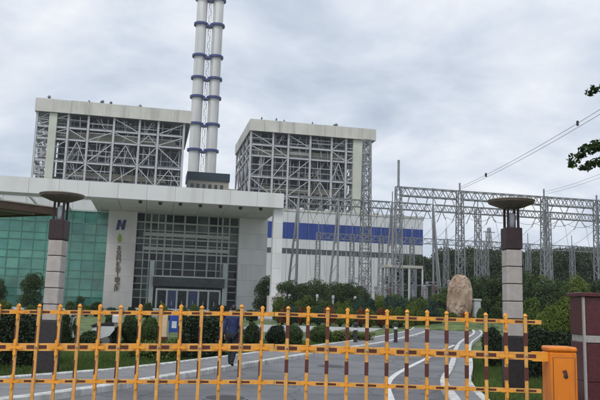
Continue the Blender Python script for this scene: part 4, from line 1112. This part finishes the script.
# near shrubs right of the pillar
for px, yt, Y, w, m, lab in ((531, 300, 30, 24, 'leaf_mid', 'tall leafy shrub right of the right lamp pillar'), (548, 308, 27, 22, 'leaf_lime', 'yellow-green shrub behind the orange cabinet'),
        (564, 300, 31, 24, 'leaf_lime', 'yellow-green shrub half hidden by the granite pier'), (585, 292, 34, 26, 'leaf_mid', 'shrub showing above the granite pier'), (540, 316, 22, 20, 'leaf_lime', 'low yellow-green shrub before the taller ones at right'), (520, 322, 24, 12, 'leaf_mid', 'slim shrub touching the right edge of the lamp pillar')):
    gshrub(px, yt, Y, w, m, lab)
# planted bed in front of the office and hall
cols_ = ['leaf_dark', 'leaf_teal', 'leaf_mid', 'leaf_mid', 'leaf_lime', 'leaf_black']
CN = {'leaf_dark': 'dark green', 'leaf_teal': 'blue-green', 'leaf_mid': 'mid-green', 'leaf_black': 'blackish green', 'leaf_red': 'reddish', 'leaf_lime': 'yellow-green'}
def pick(opts, tmpl):
    m = rnd.choice(opts); return m, tmpl % CN[m], tmpl % CN[m] + 's'
px = 279.0
while px < 446:
    Y = rnd.uniform(60, 67); w = rnd.uniform(11, 17)
    gshrub(px, rnd.uniform(296, 303), Y, w, *pick(cols_, '%s round shrub in the planted bed before the turbine hall')); px += w * rnd.uniform(.55, .85)
px = 283.0
while px < 440:
    w = rnd.uniform(9, 13); gshrub(px, rnd.uniform(307, 310), 58.5, w, *pick(['leaf_red', 'leaf_lime', 'leaf_teal'], 'low %s shrub at the front of the planted bed')); px += w * .9
px = 4.0
while px < 268:
    w = rnd.uniform(8, 15); gshrub(px, rnd.uniform(303, 309) + (px - 130) * .02, rnd.uniform(60, 67), w, *pick(cols_, 'low %s shrub in the bed along the office front')); px += w * rnd.uniform(.8, 1.9)
# clipped box hedges
def hedge(px0, px1, Y, h, depth, m, label, n, rz=0.0):
    a_, b_ = gx(px0, Y), gx(px1, Y); w = b_.x - a_.x; c = (a_ + b_) / 2
    t = thing('box_hedge', label, 'hedge', (c.x, Y, -.03), rz)
    boxobj('dark_core', (-w / 2 + .05, w / 2 - .05, -depth / 2 + .05, depth / 2 - .05, 0, h - .04), 'core', t)  # solid near-black block filling the inside of the hedge
    link('foliage', box_hedge_mesh('foliage', w, depth, h + .03, n, .04, m, int(px0) + 50), None, t); return t
hedge(-22, 46, 17.6, 1.15, 1.2, 'leaf_black', 'dark clipped box hedge at the foot of the left lamp pillar', 9000)
hedge(184, 223, 21.2, 1.12, 1.0, 'leaf_black', 'dark clipped box hedge left of the walking person', 6500, .1)
hedge(519, 578, 18.2, 1.12, .8, 'leaf_black', 'dark clipped hedge behind the orange cabinet', 7000)
hedge(133, 182, 20.6, .34, .7, 'leaf_lime', 'low yellow-green hedge strip beside the pavement', 3500, .18)
hedge(330, 372, 33, .42, .7, 'leaf_lime', 'low bright green hedge strip near the bend', 2500, .5)

# ------------------------------------------------------------------ monument stone on its mound
mc = gx(459.5, 62)
md = MB(); prof = [(7.5, -.05), (6.2, .18), (4.4, .5), (2.8, .74), (1.4, .82), (.05, .84)]
md.lathe(prof, (mc.x, mc.y, 0), 28); tag(md.build('mound', 'turf', None, True), kind='structure')
bm = bmesh.new(); bmesh.ops.create_icosphere(bm, subdivisions=5, radius=1)
from mathutils import noise as mn
hs = at(459.5, 273.5, 62).z - .7
for v in bm.verts:
    p = v.co.copy(); f = (p.z + 1) / 2
    wx = 1.17 * (1 - .34 * max(0, f - .25) ** 1.3) ; x = math.copysign(abs(p.x) ** .72, p.x) * wx; y = math.copysign(abs(p.y) ** .8, p.y) * .72
    n1 = mn.fractal(p * 1.6 + Vector((3, 1, 2)), 1.0, 2.0, 6); n2 = mn.noise(p * 4.5)
    z = (math.copysign(abs(p.z) ** .8, p.z) + 1) / 2 * hs
    n3 = abs(mn.noise(Vector((p.x * 5, p.y * 5, p.z * 2.2)) + Vector((9, 2, 4)))); n4 = mn.noise(p * 13)
    v.co = Vector((x * (1 + .09 * n1) + .05 * n2 - .05 * n3 * p.x + .03 * n4 + .12 * (f - .5), y * (1 + .17 * n1) + .10 * n2 - .14 * n3 * p.y + .04 * n4, z + .16 * n1 + .10 * p.x * f + .04 * n4))
me = bpy.data.meshes.new('monument_stone'); bm.to_mesh(me); bm.free()
o = link('monument_stone', me, 'rock'); o.location = (mc.x, mc.y, .68); o.rotation_euler = (0, 0, .1)
tag(o, 'tall upright brown landscape boulder left of the right lamp pillar', 'boulder')
c = gx(476.3, 62); t = thing('stone_post', 'pale grey square stone post right beside the tall boulder', 'post', (c.x, c.y, .3), .2)
MB().cbox(-.3, .3, -.3, .3, 0, at(476, 299, 62).z - .48, .04).build('shaft', 'greystone', t); zz = at(476, 299, 62).z - .478
MB().cbox(-.36, .36, -.36, .36, zz, zz + .18, .04).build('cap', 'greystone', t)
bm = bmesh.new(); bmesh.ops.create_icosphere(bm, subdivisions=3, radius=1)
for v in bm.verts: v.co = Vector((v.co.x * .42, v.co.y * .4, v.co.z * .5)) * (1 + .3 * mn.noise(v.co * 2.2 + Vector((5, 5, 5))))
me = bpy.data.meshes.new('rock'); bm.to_mesh(me); bm.free(); o = link('rock', me, 'signwhite'); c = gx(486.5, 61); o.location = (c.x, c.y, .72)
tag(o, 'small whitish rock right of the grey stone post', 'rock')
for px, yt, w, m, lab in ((441, 309, 14, 'leaf_mid', 'left foot'), (452, 313, 12, 'leaf_lime', 'front left'), (466, 313, 12, 'leaf_red', 'front right'), (495, 308, 14, 'leaf_dark', 'far right side'), (481, 309, 9, 'leaf_mid', 'right side behind the whitish rock'), (446, 316, 13, 'leaf_dark', 'lower left slope'), (458, 317, 14, 'leaf_lime', 'lower front slope'), (471, 317, 13, 'leaf_mid', 'lower right slope')):
    gshrub(px, yt, 60.2, w, m, 'low shrub on the mound at the boulder\'s ' + lab, 'mound shrubs', .25)
# garden lamp posts and bollards
for px, yt, lab in ((317, 294, 'left'), (333, 295, 'middle'), (355, 296, 'right')):
    c = gx(px, 69); z = at(px, yt, 69).z; t = thing('garden_lamp', 'slim pale garden lamp post in the bed, %s of three' % lab, 'lamp', (c.x, c.y, -.03), 0, 'garden lamps')
    MB().tube([(0, 0, 0), (0, 0, z - .4)], [.1, .08], 10).build('pole', 'greystone', t); MB().lathe([(.1, z - .4), (.13, z - .36), (.13, z - .05), (.05, z)], n=12).build('lantern', 'greystone', t, True)
for px, lab in ((356, 'left'), (396, 'right')):
    c = gx(px, 31 if px < 380 else 34); t = thing('bollard', 'short dark bollard beside the bend, %s of two' % lab, 'bollard', (c.x, c.y, -.03), 0, 'bollards')
    MB().lathe([(.12, 0), (.11, .05), (.09, .06), (.09, .85), (.12, .87), (.12, .95), (.03, 1.0)], n=12).build('post', 'pillardark', t); MB().lathe([(.093, .66), (.093, .76)], n=12).build('reflective_band', 'signwhite', t)

# ------------------------------------------------------------------ notice board
c = gx(176, 23); t = thing('notice_board', 'small blue notice board with white print beside the dark hedge', 'sign', (c.x, c.y, -.03), .05)
zt_ = at(176, 314.5, 23).z; zb_ = at(176, 331, 23).z
MB().cbox(-.19, .19, -.02, .02, zb_ - .02, zt_, .008).build('board', 'signblue', t)
MB().box(-.10, .06, -.027, -.022, zb_ + .12, zb_ + .34).build('white_print', 'signwhite', t)
for x in (-.17, .17): MB().tube([(x, .04, 0), (x, .04, zt_ - .02)], .018, 8).build('post', 'galv', t)
c = gx(166, 23.4); t = thing('marker_post', 'pinkish white marker post left of the blue notice board', 'post', (c.x, c.y, -.03), 0)
MB().cbox(-.09, .09, -.09, .09, 0, at(166, 314, 23.4).z, .015).build('shaft', 'cream', t); MB().box(-.095, .095, -.095, .095, .3, .5).build('red_band', 'maroon', t)

# ------------------------------------------------------------------ white scooter among the shrubs
c = gx(89, 24.2); sc_ = thing('scooter', 'white motor scooter parked among shrubs near the left lamp pillar', 'scooter', (c.x, c.y, -.02), R(200))
def wheel(x):
    w = MB(); n = 20; v = []
    for k in range(n):
        a_ = 2 * math.pi * k / n
        for q in range(8):
            b_ = 2 * math.pi * q / 8; rr = .2 + .045 * math.cos(b_); v.append((x + rr * math.cos(a_), .05 * math.sin(b_), .245 + rr * math.sin(a_)))
    w.add(v, [(k * 8 + q, ((k + 1) % n) * 8 + q, ((k + 1) % n) * 8 + (q + 1) % 8, k * 8 + (q + 1) % 8) for k in range(n) for q in range(8)])
    o = w.build('wheel', 'blackrubber', sc_, True)
    r_ = MB(); r_.tube([(x, -.03, .245), (x, .03, .245)], .16, 18); r_.build('rim', 'chrome', o)
wheel(.62); wheel(-.62)
MB().vprism([(-.9, .62), (-.75, .42), (-.45, .32), (.2, .3), (.42, .36), (.45, .44), (.1, .44), (-.12, .5), (-.2, .68), (-.5, .74), (-.9, .74)], -.15, .15).build('body', 'scooterwhite', sc_)
MB().vprism([(-.88, .745), (-.16, .69), (-.12, .76), (-.3, .83), (-.85, .86)], -.14, .14).build('seat', 'blackrubber', sc_)
MB().vprism([(.40, .34), (.5, .34), (.62, .7), (.56, 1.0), (.44, 1.04), (.5, .72)], -.21, .21).build('leg_shield', 'scooterwhite', sc_)
MB().vprism([(.4, 1.0), (.6, .98), (.64, 1.12), (.46, 1.18)], -.13, .13).build('headlight_cowl', 'scooterwhite', sc_)
MB().tube([(.44, -.33, 1.08), (.5, 0, 1.05), (.44, .33, 1.08)], .02, 8).build('handlebar', 'blackrubber', sc_)
MB().tube([(.55, 0, .8), (.62, 0, .25)], .04, 8).build('fork', 'chrome', sc_)
MB().vprism([(.42, .46), (.6, .52), (.82, .44), (.84, .48), (.62, .58), (.42, .52)], -.08, .08).build('front_fender', 'scooterwhite', sc_)
for s in (-1, 1):
    MB().tube([(.46, .24 * s, 1.08), (.44, .3 * s, 1.26)], .008, 6).build('mirror_stem', 'blackrubber', sc_); MB().cbox(.42, .45, .3 * s - .06, .3 * s + .06, 1.24, 1.33, .01).build('mirror', 'blackrubber', sc_)
MB().cbox(-1.15, -.82, -.2, .2, .84, 1.14, .04).build('top_box', 'scooterwhite', sc_)
barobj('rear_rack', (-.9, 0, .72), (-1.0, 0, .85), .12, 'chrome', sc_)

# ------------------------------------------------------------------ near tree at right, only branch tips in view
tr_ = thing('broadleaf_tree', 'near tree whose leafy branch tips hang in from the upper right edge', 'tree', (8.6, 14.2, -.03), 0)
base = Vector((8.6, 14.2, 0)); rng = np.random.default_rng(4)
mb = MB(); mb.tube([(0, 0, -.1), (.05, 0, .6), (.1, .05, 2.8), (0, .1, 5.2), (.1, 0, 7.4)], [.26, .2, .16, .12, .05], 10)
tips = [((600, 143), (586, 149), (574, 158), (571, 164)), ((612, 160), (600, 160), (590, 163), (582, 166)), ((622, 95), (604, 86), (593, 88), (587, 92)), ((640, 60), (625, 70), (612, 78), (604, 82))]
blobs = []
for q, tp in enumerate(tips):
    P = [at(a_, b_, 13.2) - base for a_, b_ in tp]; st = Vector((0, 0, 3.4 + .9 * (q > 1)))
    mb.tube([st, st.lerp(P[0], .5) + Vector((0, 0, .35))] + P, [.07, .045, .022, .014, .009, .005], 6)
    for k, p in enumerate(P):
        r = (.19, .16, .13, .09)[k] * (1.0 if q < 2 else .8); blobs.append((p.x, p.y, p.z, r, r, r * .8))
        if k < 3: m_p = p.lerp(P[k + 1], .5); blobs.append((m_p.x, m_p.y, m_p.z - .03, r * .7, r * .8, r * .6))
mb.build('trunk', 'bark', tr_)
p, d, idx = blob_points(blobs, 900, rng, .3)
blobs2 = []
for k in range(46):
    x = rng.uniform(-1.4, 3.0); y = rng.uniform(-2.0, 2.2); z = rng.uniform(4.6, 8.2); s = rng.uniform(.4, .7)
    if (base.x + x - s * 1.15) / (base.y + y) < .475: continue
    blobs2.append((x, y, z, s, s, s * .8))
p2, d2, idx2 = blob_points(blobs2, 9000, rng, .5)
link('crown', leaves_mesh('crown', np.vstack([p, p2]), np.vstack([d, d2]), .052, 'leaf_near', rng, None, .5), None, tr_)

# ------------------------------------------------------------------ grass
rng = np.random.default_rng(11)
def curve_x(c, y): return np.interp(y, [p.y for p in c], [p.x for p in c])
n = 90000
y = 12.5 + 20 * rng.random(n) ** 1.25; xl = curve_x(li, y) - .14; x = xl - rng.random(n) ** 1.3 * 8.0
n2 = 50000; y2 = 9.8 + 17 * rng.random(n2) ** 1.2; x2 = curve_x(rr2, y2) + .14 + rng.random(n2) ** 1.2 * 5.5
ok = ~((y2 > 10.9) & (y2 < 11.7) & (x2 > c0.x - .05)); x2, y2 = x2[ok], y2[ok]
X = np.r_[x, x2]; Yy = np.r_[y, y2]; n = len(X); h = rng.uniform(.035, .095, n) * (1 + .4 * np.sin(X * 1.3) * np.sin(Yy * .9)); w = rng.uniform(.006, .013, n); a_ = rng.uniform(0, 6.283, n)
lx, ly = rng.normal(0, .03, n), rng.normal(0, .03, n)
co = np.empty((n, 3, 3)); z0 = np.full(n, -.03)
co[:, 0] = np.c_[X - np.cos(a_) * w, Yy - np.sin(a_) * w, z0]; co[:, 1] = np.c_[X + np.cos(a_) * w, Yy + np.sin(a_) * w, z0]; co[:, 2] = np.c_[X + lx, Yy + ly, z0 + h + .03]
me = bpy.data.meshes.new('grass'); me.vertices.add(n * 3); me.vertices.foreach_set('co', co.astype(np.float32).ravel())
me.loops.add(n * 3); me.loops.foreach_set('vertex_index', np.arange(n * 3, dtype=np.int32)); me.polygons.add(n); me.polygons.foreach_set('loop_start', np.arange(0, n * 3, 3, dtype=np.int32)); me.update(calc_edges=True)
tn = np.clip(.5 + .3 * np.sin(X * .8 + 1) * np.cos(Yy * .6) + rng.normal(0, .2, n), 0, 1)
me.attributes.new('tone', 'FLOAT', 'POINT').data.foreach_set('value', np.repeat(tn, 3).astype(np.float32))
tag(link('grass', me, 'blade'), 'short green grass on the verges beside the pavements', 'grass', kind='stuff')

# ================================================================== PERSON walking away
def skin_mesh(name, joints, edges, sub=2):
    me = bpy.data.meshes.new(name); me.from_pydata([j[0] for j in joints], edges, []); ob_ = bpy.data.objects.new(name, me); col.objects.link(ob_)
    sk = ob_.modifiers.new('skin', 'SKIN'); sk.use_smooth_shade = True
    for i, j in enumerate(joints):
        sv = me.skin_vertices[0].data[i]; r = j[1]; sv.radius = r if isinstance(r, tuple) else (r, r); sv.use_root = (i == 0)
    sb = ob_.modifiers.new('sub', 'SUBSURF'); sb.levels = sub; sb.render_levels = sub
    dg = bpy.context.evaluated_depsgraph_get(); m2 = bpy.data.meshes.new_from_object(ob_.evaluated_get(dg)); m2.name = name
    bpy.data.objects.remove(ob_); m2.polygons.foreach_set('use_smooth', [True] * len(m2.polygons)); m2.materials.clear(); return m2
pc = gx(234, 17.6); PH = at(235, 305.3, 17.6).z - .10
ps = thing('person', 'person in a blue jacket and dark trousers walking away along the pavement', 'person', (pc.x, pc.y, .10), R(-14)); S = PH / 1.70
ps.scale = (S, S, S)          # local +Y is the walking direction
J = {'pel': ((0, 0, .92), (.145, .105)), 'belly': ((0, .01, 1.06), (.14, .10)), 'chest': ((0, 0, 1.26), (.165, .115)), 'up': ((0, -.01, 1.38), (.12, .085)), 'neck': ((0, .005, 1.46), .055), 'jaw': ((0, .035, 1.53), (.065, .075)), 'head': ((0, .02, 1.60), (.075, .092)), 'top': ((0, .01, 1.66), (.055, .065)),
     'shL': ((-.175, -.01, 1.36), .062), 'elL': ((-.235, -.09, 1.10), .045), 'wrL': ((-.225, -.04, .87), .03), 'haL': ((-.222, -.015, .80), (.022, .04)),
     'shR': ((.175, -.01, 1.36), .062), 'elR': ((.235, .0, 1.10), .045), 'wrR': ((.225, .14, .89), .03), 'haR': ((.222, .175, .825), (.022, .04)),
     'hpL': ((-.09, .0, .86), .088), 'knL': ((-.095, .14, .49), .06), 'anL': ((-.09, .12, .09), .042), 'toL': ((-.095, .27, .045), (.042, .032)),
     'hpR': ((.09, 0, .86), .088), 'knR': ((.095, -.04, .48), .06), 'anR': ((.09, -.26, .13), .042), 'toR': ((.095, -.17, .04), (.042, .03))}
E = [('pel', 'belly'), ('belly', 'chest'), ('chest', 'up'), ('up', 'neck'), ('neck', 'jaw'), ('jaw', 'head'), ('head', 'top'), ('up', 'shL'), ('shL', 'elL'), ('elL', 'wrL'), ('wrL', 'haL'), ('up', 'shR'), ('shR', 'elR'), ('elR', 'wrR'), ('wrR', 'haR'),
     ('pel', 'hpL'), ('hpL', 'knL'), ('knL', 'anL'), ('anL', 'toL'), ('pel', 'hpR'), ('hpR', 'knR'), ('knR', 'anR'), ('anR', 'toR')]
def sub_skel(keys, grow, name, moved={}):
    ks_ = [k for k in J if k in keys]; ix = {k: i for i, k in enumerate(ks_)}
    jj = []
    for k in ks_:
        p_, r_ = J[k]; r_ = r_ if isinstance(r_, tuple) else (r_, r_); p_ = moved.get(k, p_); jj.append((p_, (r_[0] + grow, r_[1] + grow)))
    return skin_mesh(name, jj, [(ix[a_], ix[b_]) for a_, b_ in E if a_ in ix and b_ in ix])
J['pel'] = (J['pel'][0], (.115, .085)); JS = dict(J)
for k_, r_ in (('hpL', .07), ('hpR', .07), ('knL', .042), ('knR', .042), ('anL', .03), ('anR', .03)): J[k_] = (J[k_][0], r_)
body = sub_skel(list(J), 0, 'body'); J.update({k_: JS[k_] for k_ in ('hpL', 'hpR', 'knL', 'knR', 'anL', 'anR')}); J['pel'] = (J['pel'][0], (.148, .108))
bmx = bmesh.new(); bmx.from_mesh(body)
fm = MB()
for s, hp in ((-1, J['haL'][0]), (1, J['haR'][0])):
    hx, hy, hz = hp; dn = Vector((0, .18, -1)).normalized()
    for q in range(4):
        ln = (.066, .075, .07, .055)[q]; b_ = Vector((hx, hy + .028 - q * .019, hz)) + dn * .02
        fm.tube([b_, b_ + dn * ln * .5 + Vector((-s * .006, 0, 0)), b_ + dn * ln + Vector((-s * .022, 0, 0))], [.0095, .009, .007], 6)
    b_ = Vector((hx - s * .01, hy + .03, hz + .035)); fm.tube([b_, b_ + Vector((-s * .012, .028, -.03)), b_ + Vector((-s * .02, .03, -.058))], [.012, .010, .008], 6)
# nose and ears
fm.tube([(0, .105, 1.605), (0, .128, 1.575), (0, .108, 1.565)], [.008, .014, .008], 6)
for s in (-1, 1): fm.lathe([(.004, -.03), (.014, -.015), (.018, .012), (.006, .03)], (s * .083, .01, 1.59), 8)
mt = bpy.data.meshes.new('tmp'); mt.from_pydata(fm.v, [], fm.f); bmx.from_mesh(mt); bmx.to_mesh(body); bmx.free()
body.polygons.foreach_set('use_smooth', [True] * len(body.polygons))
link('body', body, 'skin', ps)
jk = sub_skel(['pel', 'belly', 'chest', 'up', 'shL', 'elL', 'wrL', 'shR', 'elR', 'wrR'], .030, 'jacket', {'pel': (0, 0, .74), 'belly': (0, .005, .98)}); link('jacket', jk, 'jacket', ps)
link('trousers', sub_skel(['pel', 'hpL', 'knL', 'anL', 'hpR', 'knR', 'anR'], .018, 'trousers', {'anL': (-.09, .12, .05), 'anR': (.09, -.26, .09)}), 'trouser', ps)
for a_, t_ in (('anL', 'toL'), ('anR', 'toR')):
    p_, q_ = Vector(J[a_][0]), Vector(J[t_][0]); hl = p_ + (p_ - q_) * .18 + Vector((0, 0, -.035))
    link('shoe', skin_mesh('shoe', [(tuple(hl), (.045, .038)), (tuple(p_.lerp(q_, .5) + Vector((0, 0, -.02))), (.05, .04)), (tuple(q_ + (q_ - p_).normalized() * .03), (.048, .03))], [(0, 1), (1, 2)]), 'shoe', ps)
link('hair', skin_mesh('hair', [((0, -.02, 1.545), (.068, .055)), ((0, -.012, 1.61), (.088, .085)), ((0, .018, 1.665), (.075, .088)), ((0, .04, 1.69), (.05, .06))], [(0, 1), (1, 2), (2, 3)]), 'hair', ps)
MB().lathe([(.062, 1.435), (.075, 1.44), (.066, 1.475), (.058, 1.475)], n=16).build('collar', 'jacket', ps, True)
for s in (-1, 1): MB().lathe([(.004, -.006), (.009, 0), (.004, .006)], (s * .03, .107, 1.612), 8).build('eye', 'hair', ps)
MB().tube([(-.024, .103, 1.54), (0, .11, 1.538), (.024, .103, 1.54)], [.003, .006, .003], 6).build('mouth', 'maroon', ps)

# labels by place for look-alikes that stand in a row
bpy.context.view_layer.update()
CI = CM.transposed()
def px_of(o):
    d = CI @ (o.matrix_world.translation - CO); return 300 - F_PX * d.x / d.z
by = {}
for o in col.objects:
    if o.parent is None and o.get('label') and o.get('category') in ('shrub', 'tree') and o.get('group'): by.setdefault(o['label'], []).append(o)
ORD = 'first second third fourth fifth sixth seventh eighth ninth tenth eleventh twelfth'.split()
for lab, lst in by.items():
    if 1 < len(lst) <= 12:
        lst.sort(key=px_of)
        for k, o in enumerate(lst):
            t_ = ('leftmost ' if k == 0 else 'rightmost ' if k == len(lst) - 1 else ORD[k] + ' from left ') + ('such ' if k else 'such ') + lab
            if len(t_.split()) <= 16: o['label'] = t_

# ================================================================== HAZE
hz = MB().box(-640, 640, -60, 760, -1.2, 262).build('haze', None)
hm = bpy.data.materials.new('haze'); hm.use_nodes = True; t = hm.node_tree; t.nodes.clear()
o_ = t.nodes.new('ShaderNodeOutputMaterial'); pv_ = t.nodes.new('ShaderNodeVolumePrincipled')
pv_.inputs['Color'].default_value = (.93, .95, .98, 1); pv_.inputs['Density'].default_value = 0.0002; pv_.inputs['Anisotropy'].default_value = 0.2
t.links.new(pv_.outputs[0], o_.inputs['Volume']); hz.data.materials.append(hm)
tag(hz, kind='stuff')
